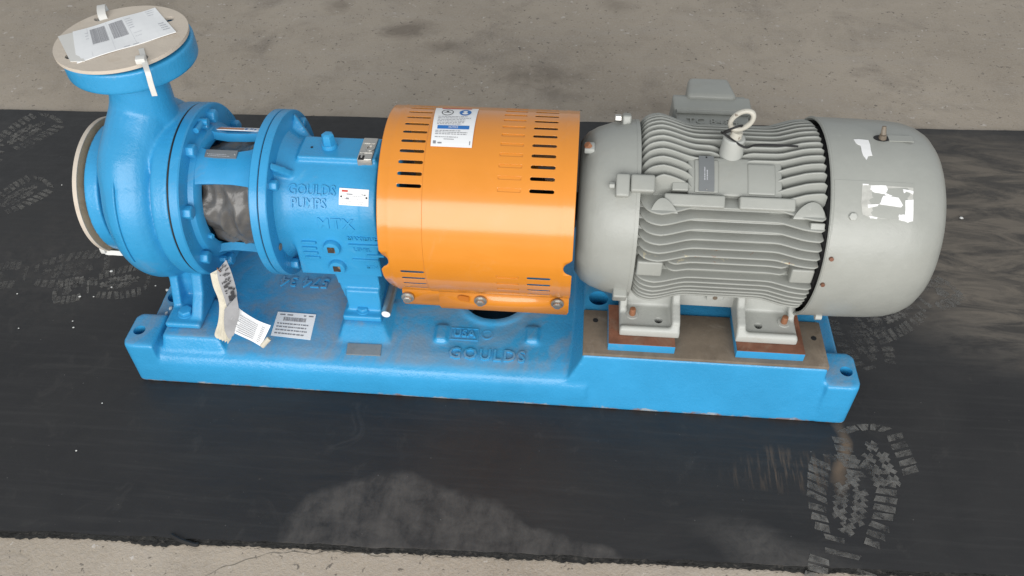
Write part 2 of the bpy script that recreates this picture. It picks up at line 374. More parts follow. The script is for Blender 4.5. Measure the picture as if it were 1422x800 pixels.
def sheet(mb, mapf, u0, u1, v0, v1, nu=1, nv=1, h=0, thick=.0006):
    g = [[mapf(u0+(u1-u0)*i/nu, v0+(v1-v0)*j/nv, h) for i in range(nu+1)] for j in range(nv+1)]
    g2 = [[mapf(u0+(u1-u0)*i/nu, v0+(v1-v0)*j/nv, h-thick) for i in range(nu+1)] for j in range(nv+1)]
    w = nu+1; vs = [p for r in g for p in r]+[p for r in g2 for p in r]; o = w*(nv+1)
    fs = [(j*w+i, j*w+i+1, (j+1)*w+i+1, (j+1)*w+i) for j in range(nv) for i in range(nu)]
    fs += [tuple(o+k for k in f[::-1]) for f in fs]
    rim = [i for i in range(nu)]+[nu+j*w for j in range(nv)]+[nv*w+i for i in range(nu, 0, -1)]+[j*w for j in range(nv, 0, -1)]
    fs += [(rim[i], o+rim[i], o+rim[(i+1) % len(rim)], rim[(i+1) % len(rim)]) for i in range(len(rim))]
    return mb.add(vs, fs)
def bars(mb, mapf, rects, h):          # flat print: (u0,u1,v0,v1)
    for a, b, c, d in rects:
        mb.add([mapf(a, c, h), mapf(b, c, h), mapf(b, d, h), mapf(a, d, h)], [(0, 1, 2, 3)])
    return mb
def flatpoly(mb, pts, mapf, h0, h1):
    tri = geometry.tessellate_polygon([[Vector((a, b, 0)) for a, b in pts]]); n = len(pts)
    vs = [mapf(a, b, h1) for a, b in pts]+[mapf(a, b, h0) for a, b in pts]
    return mb.add(vs, [tuple(t) for t in tri]+[tuple(n+i for i in t[::-1]) for t in tri]+[(i, (i+1) % n, n+(i+1) % n, n+i) for i in range(n)])
def textlines(mb, mapf, u0, u1, vs, hh, h, fill=.8, gap=.5):
    for v in vs:
        u = u0; end = u0+(u1-u0)*random.uniform(fill-.2, fill+.15)
        while u < end:
            w = random.uniform(.012, .05)*(u1-u0)*2
            bars(mb, mapf, [(u, min(u+w, end), v, v+hh)], h); u += w+random.uniform(.25, .6)*.02*(u1-u0)*2*gap/.5
    return mb

# ================================================================== floor and mat
fl = MB().add([(-7, -7, -.006), (8, -7, -.006), (8, 8, -.006), (-7, 8, -.006)], [(0, 1, 2, 3)]).build('concrete_floor', CONC)
tag(fl, None, None, kind='structure')
def near_y(x): return -.5020+.0309*x
def far_y(x): return .6507+.0328*x
def rag(x, s, a):
    return a*(noise.noise(Vector((x*s, 3.1, 0)))+.5*noise.noise(Vector((x*s*3.3, 9, 0)))+.35*noise.noise(Vector((x*s*11, 1, 5))))
rm = thing('rubber_mat', 'large black rubber mat with dusty boot prints lying on the concrete under the pump unit', 'mat')
mb = MB(); n = 520; xs = [-1.6+4.4*i/n for i in range(n+1)]
top = [(x, near_y(x)+rag(x, 14, .0035), 0) for x in xs]+[(x, far_y(x)+rag(x+50, 6, .0025), 0) for x in xs[::-1]]
k = len(top)
vs = top+[(x, y, -.0055) for x, y, z in top]
fs = [(i, i+1, k-2-i, k-1-i) for i in range(n)]+[(i, (i+1) % k, k+(i+1) % k, k+i) for i in range(k)]
mb.add(vs, fs).build('sheet', RUBBER, rm)
# frayed plies along the near edge
def ply(off, amp, z, seed):
    mb = MB(); n = 900; q = []
    for i in range(n+1):
        x = -1.2+3.2*i/n
        y = near_y(x)-off-amp*abs(noise.noise(Vector((x*9+seed, 0, 2))))-.5*amp*abs(noise.noise(Vector((x*60, seed, 2))))+.0012*random.uniform(-1, 1)
        q += [(x, near_y(x)+.012, z), (x, y, z-.0006), (x, y, z-.0022)]
    for i in range(n):
        a, b = 3*i, 3*i+3
        mb.f += [(a, a+1, b+1, b), (a+1, a+2, b+2, b+1)]
    mb.v = q; return mb
ply(.002, .006, -.0012, 3.).build('frayed_edge', paint('frayed_black_fabric', (.018, .018, .017), .8, .4, 500, .8, stains=(((.10, .09, .08), 120, .55, .68, .7),), big=60), rm)
ply(.006, .010, -.0030, 11.).build('frayed_edge', MATS['frayed_black_fabric'], rm)
fr = MB()
for i in range(1500):
    x = random.uniform(-.9, 1.7); y = near_y(x)-random.uniform(-.002, .012); a = random.uniform(-.5, .5)+(math.pi if random.random() < .5 else 0); l = random.uniform(.003, .011)
    d = Vector((math.cos(a), math.sin(a), random.uniform(-.1, .3)))*l; p = Vector((x, y, -.0035+random.uniform(0, .002)))
    fr.add([p, p+Vector((0, .0007, .0003)), p+d, p+Vector((0, 0, .0008))], [(0, 1, 2), (1, 3, 2), (3, 0, 2)])
tag(fr.build('loose_threads', MATS['frayed_black_fabric'], rm), None, None, kind='stuff')
tb = MB(); p = on(262, 750, 'z', .0); tube(tb, spline([p+Vector((-.03, .006, 0)), p+Vector((-.012, -.002, .002)), p+Vector((.012, -.007, .0)), p+Vector((.016, -.004, -.002))]), .0035, 8); tb.build('peeled_tongue', BLACK, rm, True)

# boot prints: lugs of dust, u across the sole, v along it
def boot(name, cx, cy, ang, length=.29, width=.105, part=(0, 1), style=0, dm=None):
    mb = MB(); a = R_(ang); c, s = math.cos(a), math.sin(a)
    def mp(u, v, h=0):
        X, Y = u*width, (v-.5)*length
        return Vector((cx+X*c-Y*s, cy+X*s+Y*c, h))
    def poly(pts, cy_):
        if part[0] <= cy_ <= part[1]:
            pts = [(x+random.uniform(-.012, .012), y+random.uniform(-.004, .004)) for x, y in pts]
            flatpoly(mb, pts, mp, .0001, .0006+random.uniform(0, .0002))
    def half(v):                      # half width of the sole along its length
        if v < .3: return .38*math.sqrt(max(0., 1-((.15-v)/.17)**2)) if v < .15 else .38-.04*(v-.15)/.15
        if v < .45: return .33
        return .33+.17*math.sin((v-.45)/.55*math.pi*.85)**.8 if v < .95 else .25
    for v in [.055, .105, .155, .205, .255]+[.46+.058*k for k in range(8)]:      # rows of lugs on both sides, none in the arch
        hw = half(v)
        for sg in (-1, 1):
            inner = .40 if v < .3 else .52
            k = .018*(1 if v > .6 else -.4)
            poly([(sg*hw*inner, v), (sg*hw, v+k), (sg*hw, v+k+.042), (sg*hw*(inner+.04), v+.038)], v)
    sv = width/length
    for v in (.52, .60, .68, .76, .84):
        for u in ((-.10, .10) if .55 < v < .8 else (0.,)):
            r = .09; q = .42*r
            star = [(r, q), (q+.2*q, 0), (r, -q), (q, -r), (0, -q*1.2), (-q, -r), (-r, -q), (-q*1.2, 0), (-r, q), (-q, r), (0, q*1.2), (q, r)]
            poly([(u+x, v+y*sv) for x, y in star], v)
    poly([(-.10, .10), (.10, .10), (.12, .16), (0, .19), (-.12, .16)], .12); poly([(-.2, .33), (.16, .35), (.18, .375), (-.2, .36)], .34); poly([(-.22, .41), (-.02, .42), (-.02, .45), (-.24, .44)], .42)
    for k in range(5):                # toe and heel blocks
        t0 = -1.0+k*.42
        for (vc, sgn, rr, dv) in ((.09, -1, .40, .095), (.915, 1, .44, .085)):
            pts = [(rr*math.sin(t), vc+sgn*dv*math.cos(t)) for t in np.linspace(t0, t0+.33, 5)]+[(rr*.60*math.sin(t), vc+sgn*dv*.50*math.cos(t)) for t in np.linspace(t0+.33, t0, 5)]
            poly(pts, vc)
    o = mb.build('boot_print', dm or PRINTDUST, rm); o['kind'] = 'stuff'; return o
p = on(1176, 738, 'z', 0); boot('a', p.x, p.y, -16, .28, .14)
p = on(1240, 690, 'z', 0); boot('b', p.x, p.y, 8, .28, .125, (.58, 1))
p = on(142, 396, 'z', 0); boot('c', p.x, p.y, -72, .19, .10)
p = on(62, 378, 'z', 0); boot('d', p.x, p.y, -78, .26, .11, dm=FAINTDUST)
p = on(14, 198, 'z', 0); boot('e', p.x, p.y, -25, .26, .13)
p = on(4, 285, 'z', 0); boot('f', p.x, p.y, -30, .22, .11, (.3, 1))
p = on(1262, 425, 'z', 0); boot('g', p.x, p.y, 120, .24, .11)
p = on(1212, 500, 'z', 0); boot('h', p.x, p.y, 10, .25, .11, (.4, 1), dm=FAINTDUST)
# white chips lying about
chips = [(155, 377, 7), (111, 412, 5), (130, 412, 3), (188, 363, 3), (233, 403, 8), (155, 399, 4), (86, 257, 3), (101, 446, 3), (102, 455, 4), (216, 397, 3), (26, 456, 3), (24, 408, 3), (1335, 303, 9), (142, 560, 3), (106, 626, 3)]
CH = 'white chips scattered on the rubber mat'
for (px, py, sz) in chips:
    p = on(px, py, 'z', .0015); r = sz*.00046; bm = bmesh.new(); bmesh.ops.create_icosphere(bm, subdivisions=1, radius=r)
    for v in bm.verts: v.co = Vector((v.co.x*random.uniform(.8, 1.6), v.co.y*random.uniform(.7, 1.2), v.co.z*.55))+p+Vector((0, 0, r*.25))
    me = bpy.data.meshes.new('chip'); bm.to_mesh(me); bm.free()
    lb_ = {(233, 403): 'largest white flake on the rubber mat beside the baseplate end', (1335, 303): 'lone white flake on the dusty mat beside the motor fan cover', (155, 377): 'rounded white pebble on the mat among boot prints'}.get((px, py), 'small white chip lying on the black rubber mat')
    tag(link('plaster_chip', me, WHITECHIP), lb_, 'chip', CH)

# hairline cracks in the near concrete
for pts in ([(285, 800), (310, 788), (345, 776), (380, 768), (410, 765)], [(405, 764), (430, 768), (470, 766), (540, 772)]):
    mb = MB(); pp = [on(a, b, 'z', -.0058) for a, b in pts]; pp = spline(pp, 10); L_, R2 = [], []
    for i, p in enumerate(pp):
        wv = .0007*(1+1.3*noise.noise(p*120)); j = Vector((0, .006*noise.noise(p*45), 0)); L_.append(p+j+Vector((0, wv, 0))); R2.append(p+j-Vector((0, wv, 0)))
    mb.add(L_+R2, [(i, i+1, len(pp)+i+1, len(pp)+i) for i in range(len(pp)-1)]).build('crack', paint('crack_dirt', (.19, .17, .14), .9, .2, 200, .2), fl)

# ================================================================== baseplate
base = thing('baseplate', 'blue cast iron baseplate bolted under pump and motor', 'baseplate')
DK = .085
mb = MB()
DKP = [(-.2045, .0), (-.2045, .036), (-.2025, .053), (-.196, .065), (-.185, .0725), (-.165, .0775), (-.12, .0815), (-.05, .0845), (0, .0850)]
prof = DKP+[(-a, b) for a, b in DKP[-2::-1]]
def deckz(y): return float(np.interp(-abs(y), [p[0] for p in DKP[1:]], [p[1] for p in DKP[1:]]))
def deckmap(x0, y0, sx=1, sy=1): return lambda u, v, h=0: Vector((x0+sx*u, y0+sy*v, deckz(y0+sy*v)+h))
prism(mb, prof, -.072, .72)                                   # pump end pan
prism(mb, [(-.188, 0), (-.186, .05), (-.176, .080), (.176, .080), (.186, .05), (.188, 0)], .70, 1.155)
prism(mb, [(-.2045, .0), (-.1885, .1275), (.1885, .1275), (.2045, 0)], .708, 1.112)      # motor block
def wedge(x0, x1, zt):                                         # drafted inner flank of the motor block
    mb.add([(x0, -.1985, .05), (x0, .1985, .05), (x1, -.190, zt), (x1, .190, zt), (x1, -.1985, .05), (x1, .1985, .05)], [(0, 2, 3, 1), (0, 4, 2), (1, 3, 5), (0, 1, 5, 4), (2, 4, 5, 3)])
wedge(.678, .712, .125)
for sx, x in ((-1, -.074), (1, 1.152)):                        # four hold-down lugs
    for sy in (-1, 1):
        pts = [(x-.036, -.199), (x+.036, -.199), (x+.036, -.125), (x-.036, -.125)]
        xo, xi = x+sx*.0195, x-sx*.036
        q = [(xi, sy*.2045), (xo-sx*.012, sy*.2045), (xo-sx*.0035, sy*.2010), (xo, sy*.1925), (xo, sy*.134), (xo-sx*.008, sy*.126), (xi, sy*.126)]
        n7 = len(q); vs = [(a, b, 0) for a, b in q]+[(a, b*.985, .0985) for a, b in q]
        mb.add(vs, [tuple(range(n7)), tuple(range(n7, 2*n7))]+[(i, (i+1) % n7, n7+(i+1) % n7, n7+i) for i in range(n7)])
for sy in (-1, 1):                                             # pads under the pump feet
    mb.add([(-.034, sy*.192, .06), (.088, sy*.192, .06), (.088, sy*.07, .06), (-.034, sy*.07, .06), (-.030, sy*.174, .0985), (.072, sy*.174, .0985), (.066, sy*.08, .0985), (-.030, sy*.08, .0985)],
           [(0, 1, 2, 3), (4, 5, 6, 7), (0, 1, 5, 4), (1, 2, 6, 5), (2, 3, 7, 6), (3, 0, 4, 7)])
    mb.add([(.276, sy*.155, .075), (.376, sy*.155, .075), (.376, sy*.05, .075), (.276, sy*.05, .075), (.283, sy*.122, .0985), (.356, sy*.122, .0985), (.356, sy*.06, .0985), (.283, sy*.06, .0985)],
           [(0, 1, 2, 3), (4, 5, 6, 7), (0, 1, 5, 4), (1, 2, 6, 5), (2, 3, 7, 6), (3, 0, 4, 7)])
for px, py in ((700, 466), (540, 466)):
    pass
for (px, py) in ((612, 468), (739, 470)):                      # small tapped bosses
    p = on(px, py, 'z', .087); box(mb, p.x-.013, p.x+.013, p.y-.008, p.y+.032, .07, .0895, (.003, .002))
lathe(mb, [(.070, .060), (.0870, .060), (.0870, .070), (.072, .084)], 40, 'z', (.545, -.022, 0))     # rim of the big opening
for x_ in (.03, .05):
    pass
cut = [rod(MB(), (x, sy*.166, -.02), (x, sy*.166, .12), .0105, seg=24) for x in (-.074, 1.152) for sy in (-1, 1)]
cut.append(rod(MB(), (.545, -.022, -.02), (.545, -.022, .12), .060, seg=48))
p = on(240, 411, 'z', .085); cut.append(rod(MB(), (p.x+.004, p.y, -.02), (p.x+.004, p.y, .12), .0135, seg=24))
p = on(830, 428, 'z', .127); cut.append(rod(MB(), (.735, -.055, -.02), (.735, -.055, .16), .017, seg=24))
cast(mb, 'casting', BLUE_CAST, base, .0032, 10, cut)
# machined motor pads with stepped shims
for sy in (-1, 1):
    mb = MB(); ys = sorted((sy*.1868, sy*.088)); box(mb, .7095, 1.1125, ys[0], ys[1], .120, .1318); mb.build('machined_pad', BROWNSTEEL, base, bevel=.0015)
    for x0, x1 in ((.7505, .861), (.9605, 1.071)):
        mb = MB(); ys = sorted((sy*.1775, sy*.09)); box(mb, x0, x1, ys[0], ys[1], .1316, .1485); sh = mb.build('shim_block', BLUE, base, bevel=.0012)
        mb = MB(); ys = sorted((sy*.177, sy*.0905)); box(mb, x0+.0005, x1-.0005, ys[0], ys[1], .1483, .1500); mb.build('rusted_top', RUST, sh)
for px, py in ((827, 445), (1130, 470)):
    hb = MB(); p = on(px, py, 'z', .1320); rod(hb, p, p+Vector((0, 0, .0008)), .0045, seg=14); hb.build('tapped_hole', BLACK, base)
# raised lettering
lt = MB(); p = on(676, 495, 'z', .078)
add_text(lt, 'GOULDS', .0315, deckmap(p.x, p.y+.001), 0, 0, .0028, .0003, 1.14, 1.0, h=.0006); lt.build('raised_lettering', BLUE_CAST, base)
p = on(645, 464.5, 'z', .081); lt = MB(); fm = deckmap(p.x, p.y)
add_text(lt, 'USA', .0205, fm, 0, 0, .0026, .0003, 1.08, h=.0005)
for a, b, c, d in ((-.0255, .0255, .0115, .0135), (-.0255, .0255, -.0135, -.0115), (-.0255, -.0235, -.0115, .0115), (.0235, .0255, -.0115, .0115)): sheet(lt, fm, a, b, c, d, h=.0014, thick=.003)
lt.build('raised_lettering', BLUE_CAST, base)
p = on(675, 465, 'z', .081); lt = MB(); lathe(lt, [(.076, .0080), (.0825, .0080), (.0825, .0110), (.076, .0110)], 24, 'z', (p.x+.002, p.y, 0)); lt.build('raised_ring', BLUE_CAST, base, True)
p = on(424, 392, 'z', .085); lt = MB()
add_text(lt, '574 34', .034, deckmap(p.x, p.y, -1, -1), 0, 0, .0028, .0003, 1.0, h=.0006); lt.build('raised_casting_number', BLUE_CAST, base)
# stick-on barcode label, blank metal plate
q = [on(a, b, 'z', z) for a, b, z in ((376, 466, .0792), (431, 472, .0792), (386, 433, .0838), (439, 437, .0838))]
lm = quadmap(q[0], q[1], q[2], q[3]); mb = sheet(MB(), lm, 0, 1, 0, 1, 1, 1, .0005, .001); lb = mb.build('barcode_label', PAPER, base)
pr_ = MB(); u = .2
while u < .78:
    wv = random.choice((.006, .010, .016)); bars(pr_, lm, [(u, u+wv, .64, .80)], .0009); u += wv+random.choice((.006, .010))
textlines(pr_, lm, .07, .97, (.10, .24, .37, .50), .05, .0009, .85); bars(pr_, lm, [(.08, .22, .87, .92), (.27, .42, .87, .92), (.7, .76, .87, .92), (.83, .95, .87, .92)], .0009)
pr_.build('print', GREYINK, lb)
q = [on(a, b, 'z', z) for a, b, z in ((481, 492, .0775), (528, 494, .0775), (483, 477, .0795), (530, 479, .0795))]
mb = sheet(MB(), quadmap(*q), 0, 1, 0, 1, 1, 1, .001, .003); mb.build('metal_plate', ALU, base)

for (px, py, sz) in ((231, 435, 6), (237, 428, 6)):
    p = on(px, py, 'z', .086); bm = bmesh.new(); bmesh.ops.create_icosphere(bm, subdivisions=1, radius=sz*.0006)
    for v in bm.verts: v.co = Vector((v.co.x*random.uniform(.6, 1.2), v.co.y*random.uniform(.8, 1.7), v.co.z*.8))+p
    me = bpy.data.meshes.new('crumb'); bm.to_mesh(me); bm.free()
    tag(link('plaster_chip', me, WHITECHIP), 'white crumb lying on the blue baseplate beside the front pump foot', 'chip', 'white crumbs on the baseplate')
# ================================================================== pump
pump = thing('centrifugal_pump', 'blue end-suction process pump with upright discharge nozzle and bearing frame', 'pump')
DX, DZ = 0.0, ZA+.2785          # discharge flange centre and face
VC = -.026
mb = MB()
vs, fs = [], []; NS, NT = 72, 24
for i in range(NS):               # volute: a tube ring that grows towards the discharge
    th = 2*math.pi*i/NS; g = ((th-math.pi*.6) % (2*math.pi))/(2*math.pi)
    rm_ = .042+.005*g; rc = .157-rm_+.004*g*0
    for k in range(NT):
        a = 2*math.pi*k/NT; r = rc+rm_*math.cos(a)
        vs.append((VC+1.0*rm_*math.sin(a), -r*math.cos(th), ZA+r*math.sin(th)))
fs = [(i*NT+k, i*NT+(k+1) % NT, ((i+1) % NS)*NT+(k+1) % NT, ((i+1) % NS)*NT+k) for i in range(NS) for k in range(NT)]
mb.add(vs, fs)
solid(mb, [(-.060, .085), (-.050, .105), (.004, .120), (.0165, .128), (.019, .145), (.023, .1475), (.0475, .1475)], seg=72)
path = [(DX-.004, 0, ZA+.24), (DX-.006, 0, ZA+.20), (DX-.012, -.006, ZA+.165), (DX-.020, -.030, ZA+.135), (VC-.002, -.066, ZA+.100)]+[tuple(cyl(VC-.002, t, .1085)) for t in (38, 18, -2, -22, -42, -62, -82)]
rad = spline([(r, 0, 0) for r in (.0440, .0450, .0465, .0475, .0480, .0475, .0465, .0455, .0450, .0440, .0430, .0420)], 5)
tube(mb, spline(path, 5), [r.x for r in rad], 28)
solid(mb, [(-.108, .1130), (-.085, .1130), (-.083, .085), (-.05, .082)], seg=64)
# neck and discharge flange
rings = [(.085, .052, .050), (.12, .050, .050), (.16, .0455, .047), (.20, .0440, .0455), (.225, .0440, .0455), (.238, .048, .048), (.247, .058, .058)]
seg = 40; vs = []
for z, rx, ry in rings:
    for i in range(seg):
        a = 2*math.pi*i/seg; vs.append((DX-.004-.014*(1-min(1, z/.2))+rx*math.cos(a)*1.0, ry*math.sin(a), ZA+z))
fs = [(j*seg+i, j*seg+(i+1) % seg, (j+1)*seg+(i+1) % seg, (j+1)*seg+i) for j in range(len(rings)-1) for i in range(seg)]+[tuple(range(seg))[::-1], tuple(range((len(rings)-1)*seg, len(rings)*seg))]
mb.add(vs, fs)
lathe(mb, [(DZ-.0330, 1e-4), (DZ-.0330, .0930), (DZ-.0305, .0955), (DZ-.002, .0955), (DZ, .0945), (DZ, 1e-4)], 64, 'z', (DX+.003, 0, 0), closed=False)
for sy in (-1, 1):                # feet under the casing
    ys = sorted((sy*.158, sy*.075)); box(mb, -.028, .036, ys[0], ys[1], .099, .111)
    prism(mb, [(sy*.150, .105), (sy*.03, .105), (sy*.03, .21), (sy*.082, .21), (sy*.112, .145)], .016, .036)
    prism(mb, [(sy*.118, .105), (sy*.03, .105), (sy*.03, .215), (sy*.08, .20)], -.028, -.012)
    prism(mb, [(sy*.085, .10), (sy*.04, .10), (sy*.04, .2), (sy*.075, .2)], -.028, .036)
casing = cast(mb, 'casing', BLUE_CAST2, pump, .0026, 4)
# parting ridge down the volute
rd = MB(); pts = [cyl(VC-.006, t, .1580) for t in np.linspace(60, -12, 24)]; tube(rd, pts, .0016, 6); rd.build('parting_ridge', BLUE_CAST2, casing, True)
for sy in (-1, 1): fb = MB(); hexhead(fb, (.002, sy*.1297, .110), (0, 0, 1), .0125, .010, .015); fb.build('foot_bolt', BLUE, pump, bevel=.0008)
# adapter between casing and bearing frame
ad = MB()
lathe(ad, [(.0500, .09), (.0500, .146), (.0515, .148), (.0645, .148), (.0665, .146), (.0665, .116), (.074, .112), (.078, .104), (.078, .09)], 96)
lathe(ad, [(.160, .09), (.164, .112), (.1755, .118), (.1755, .139), (.177, .1412), (.1885, .1412), (.1893, .1400), (.1893, .09)], 96)
adp = ad.build('adapter', BLUE, pump, True)
for a0, a1 in ((44, 77), (103, 136), (-77, -42), (-138, -103)):
    mb = MB(); N1, vs = 9, []
    for j, (x, r, w_) in enumerate(((.070, .113, 1.06), (.082, .108, 1.0), (.10, .105, .95), (.135, .106, .95), (.155, .109, 1.02), (.170, .114, 1.1))):
        mid, hf = (a0+a1)/2, (a1-a0)/2*w_
        for i in range(5):
            t = mid-hf+2*hf*i/4; rr = r*(1 if 0 < i < 4 else .985)
            vs += [tuple(cyl(x, t, rr)), tuple(cyl(x, t, rr-.014))]
    fs = []
    for j in range(5):
        for i in range(4):
            a, b = j*10+2*i, (j+1)*10+2*i
            fs += [(a, a+2, b+2, b), (a+1, b+1, b+3, a+3)]
        a, b = j*10, (j+1)*10
        fs += [(a, b, b+1, a+1), (a+8, a+9, b+9, b+8)]
    mb.add(vs, fs+[tuple([0, 1]) + (3, 2), (2, 3, 5, 4), (4, 5, 7, 6), (6, 7, 9, 8)] + [(50+2*i, 50+2*i+1, 50+2*i+3, 50+2*i+2) for i in range(4)])
    mb.build('yoke_arm', BLUE, adp, True, 28)
# black rings painting the shade into the seams between bolted flanges
for x, r in ((.0487, .1465), (.1900, .1395)):
    mb = MB(); lathe(mb, [(x-.0012, .10), (x-.0012, r), (x+.0012, r), (x+.0012, .10)], 96); mb.build('seam_shade_ring', BLACK, pump, True)
for k in range(8):
    t = 22.5+45*k; mb = MB(); hexhead(mb, cyl(.0665, t, .128), (1, 0, 0), .0115, .0125); mb.build('casing_bolt', BLUE, pump, bevel=.0008)
for t in (-56, 98):
    mb = MB(); hexhead(mb, cyl(.0665, t, .122), (1, 0, 0), .006, .010); mb.build('jacking_screw', BLUE, pump)
mb = MB(); q = cyl(.079, -12, .098); hexhead(mb, q, (1, -.3, 0), .005, .006); mb.build('gland_screw', BLUE, pump)
mb = MB(); q = cyl(.0665, 96, .131); rod(mb, q, q+Vector((.014, 0, 0)), .006); rod(mb, q+Vector((.004, 0, 0)), q+Vector((.004, -.028, .002)), .0048); mb.build('vent_fitting', BLUE, pump, True)
# bearing frame
mb = MB()
solid(mb, [(.198, .118), (.206, .108), (.216, .100), (.230, .096), (.26, .0955)], seg=64)
arc = [(-.097*math.cos(t), ZA+.097*math.sin(t)) for t in np.linspace(0, math.pi, 33)]
prism(mb, [(-.099, .197), (-.0985, .25)]+arc+[(.0985, .25), (.099, .197)], .222, .362)
solid(mb, [(.34, .098), (.366, .098), (.366, .080), (.40, .078)], seg=56)
box(mb, .2325, .362, -.030, .028, ZA+.06, ZA+.1015)
for t in (58, 122, -58, -122):       # webs from flange to body
    c, s = math.cos(R_(t)), math.sin(R_(t))
    n_ = Vector((0, s, c)); p = [(.200, .09), (.204, .136), (.228, .104), (.234, .090)]
    vs = [Vector((x, -r*c, ZA+r*s))+n_*sg*.006 for sg in (-1, 1) for x, r in p]
    mb.add(vs, [(0, 1, 2, 3), (7, 6, 5, 4)]+[(i, (i+1) % 4, 4+(i+1) % 4, 4+i) for i in range(4)])
for sy in (-1, 1):                   # rear foot
    mb.add([(.286, sy*.03, .21), (.352, sy*.03, .21), (.352, sy*.092, .21), (.272, sy*.092, .21), (.286, sy*.03, .108), (.350, sy*.03, .108), (.350, sy*.084, .108), (.286, sy*.084, .108)],
           [(0, 1, 2, 3), (4, 5, 6, 7)]+[(i, (i+1) % 4, 4+(i+1) % 4, 4+i) for i in range(4)])
    ys = sorted((sy*.03, sy*.1165)); box(mb, .283, .352, ys[0], ys[1], .0975, .110)
    ys = sorted((sy*.03, sy*.0995)); box(mb, .290, .350, ys[0], ys[1], .110, .155, (0, .004))
bf = cast(mb, 'bearing_frame', BLUE_CAST2, pump, .0026, 4)
mb = MB(); lathe(mb, [(.1907, .09), (.1907, .1400), (.1915, .1412), (.2025, .1412), (.204, .1400), (.204, .09)], 96); fl2 = mb.build('frame_flange', BLUE, pump, True)
for t in (45, -45, 135, 225):
    mb = MB(); hexhead(mb, cyl(.204, t, .121), (1, 0, 0), .0095, .012); mb.build('frame_bolt', BLUE, pump, bevel=.0008)
mb = MB(); q = cyl(.2045, -10, .116); rod(mb, q, q+Vector((.001, 0, 0)), .006, seg=16); mb.build('jacking_hole', BROWNSTEEL, pump)
mb = MB(); hexhead(mb, (.317, -.0985, .1095), (0, 0, 1), .0105, .009, .0125); mb.build('foot_bolt', BLUE, pump, bevel=.0008)
# embossed words on the side of the frame
RF = .0965
x0, th0 = oncyl(434, 265, RF); lt = MB(); add_text(lt, 'GOULDS', .0235, cylmap(x0-.001, th0, RF), 0, 0, .0032, .0003, 1.0, .84); lt.build('raised_lettering', BLUE_CAST2, bf, True, 30)
x0, th0 = oncyl(431, 283, RF); lt = MB(); add_text(lt, 'PUMPS', .0230, cylmap(x0-.003, th0, RF), 0, 0, .0032, .0003, 1.0, .86); lt.build('raised_lettering', BLUE_CAST2, bf, True, 30)
x0, th0 = oncyl(466, 311, RF); lt = MB(); add_text(lt, 'MTX', .027, cylmap(x0, th0, RF), 0, 0, .0026, .0002, 1.15, 1.0); lt.build('raised_lettering', BLUE_CAST2, bf, True, 30)
lt = MB(); YS = -.0985
for px, py in ((429, 336), (430, 343.5), (432, 350), (435, 356.5)):
    lt = MB(); p = on(px, py, 'y', YS); box(lt, p.x-.012, p.x+.012, YS-.0035, YS+.004, p.z-.0025, p.z+.0025); lt.build('raised_bar', BLUE_CAST2, bf, bevel=.001)
for px0, px1, py in ((484, 535, 339.5), (490, 526, 359.5), (510, 535, 354)):
    lt = MB(); a, b = on(px0, py, 'y', YS), on(px1, py, 'y', YS); box(lt, a.x, min(b.x, .372), YS-.0035, YS+.004, a.z-.002, a.z+.002); lt.build('raised_bar', BLUE_CAST2, bf, bevel=.001)
for (px, py, tx) in ((504, 332, 'MAXIMUM'), (503, 347, 'LEVEL'), (517, 371, 'MIN')):
    lt = MB(); p = on(px, py, 'y', YS); fm = planar((p.x, YS, p.z), (1, 0, 0), (0, 0, 1)); add_text(lt, tx, .0105, fm, 0, 0, .0012, .0003, 1.1); lt.build('raised_lettering', BLUE_CAST2, bf)
for px, py in ((460, 347), (468, 373)):
    p = on(px, py, 'y', -.106); mb = MB(); rod(mb, (p.x, -.095, p.z), (p.x, -.107, p.z), .0150, .0135, 28); bs = mb.build('plug_boss', BLUE_CAST2, bf, bevel=.0015)
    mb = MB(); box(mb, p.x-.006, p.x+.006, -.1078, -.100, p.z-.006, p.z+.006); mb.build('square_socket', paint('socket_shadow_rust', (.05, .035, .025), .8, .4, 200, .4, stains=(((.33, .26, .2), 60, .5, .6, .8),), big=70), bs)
# fill plug, oil cooler cover, nameplates
mb = MB(); p = on(457, 205, 'z', ZA+.1015); lathe(mb, [(ZA+.099, 1e-4), (ZA+.099, .0125), (ZA+.110, .0110), (ZA+.110, .0115), (ZA+.124, .0100), (ZA+.1265, .006), (ZA+.1265, 1e-4)], 6, 'z', (p.x, p.y+.004, 0), closed=False)
lathe(mb, [(ZA+.099, 1e-4), (ZA+.099, .0135), (ZA+.108, .0125), (ZA+.108, 1e-4)], 24, 'z', (p.x, p.y+.004, 0), closed=False)
mb.build('fill_plug', BLUE, pump, bevel=.0012)
mb = MB(); rod(mb, (.252, -.004, ZA+.1), (.252, -.004, ZA+.1023), .0022, seg=10); mb.build('pin_hole', BLACK, pump)
cv = MB(); box(cv, .3315, .3575, -.0335, .026, ZA+.082, ZA+.1045, (.001, .001)); cvo = cv.build('metal_clip_cover', STEEL, pump, bevel=.0018)
mb = MB(); lathe(mb, [(ZA+.1035, .005), (ZA+.1062, .005), (ZA+.1062, .008), (ZA+.1035, .008)], 20, 'z', (.349, -.004, 0)); box(mb, .334, .355, -.0175, -.0155, ZA+.104, ZA+.1058); box(mb, .334, .355, .008, .010, ZA+.104, ZA+.1058); box(mb, .338, .341, -.03, -.0175, ZA+.104, ZA+.1055); mb.build('embossing', STEEL, cvo, bevel=.0006)
mb = MB(); box(mb, .335, .344, -.0345, -.024, ZA+.1040, ZA+.1052); mb.build('notch', BLACK, cvo)
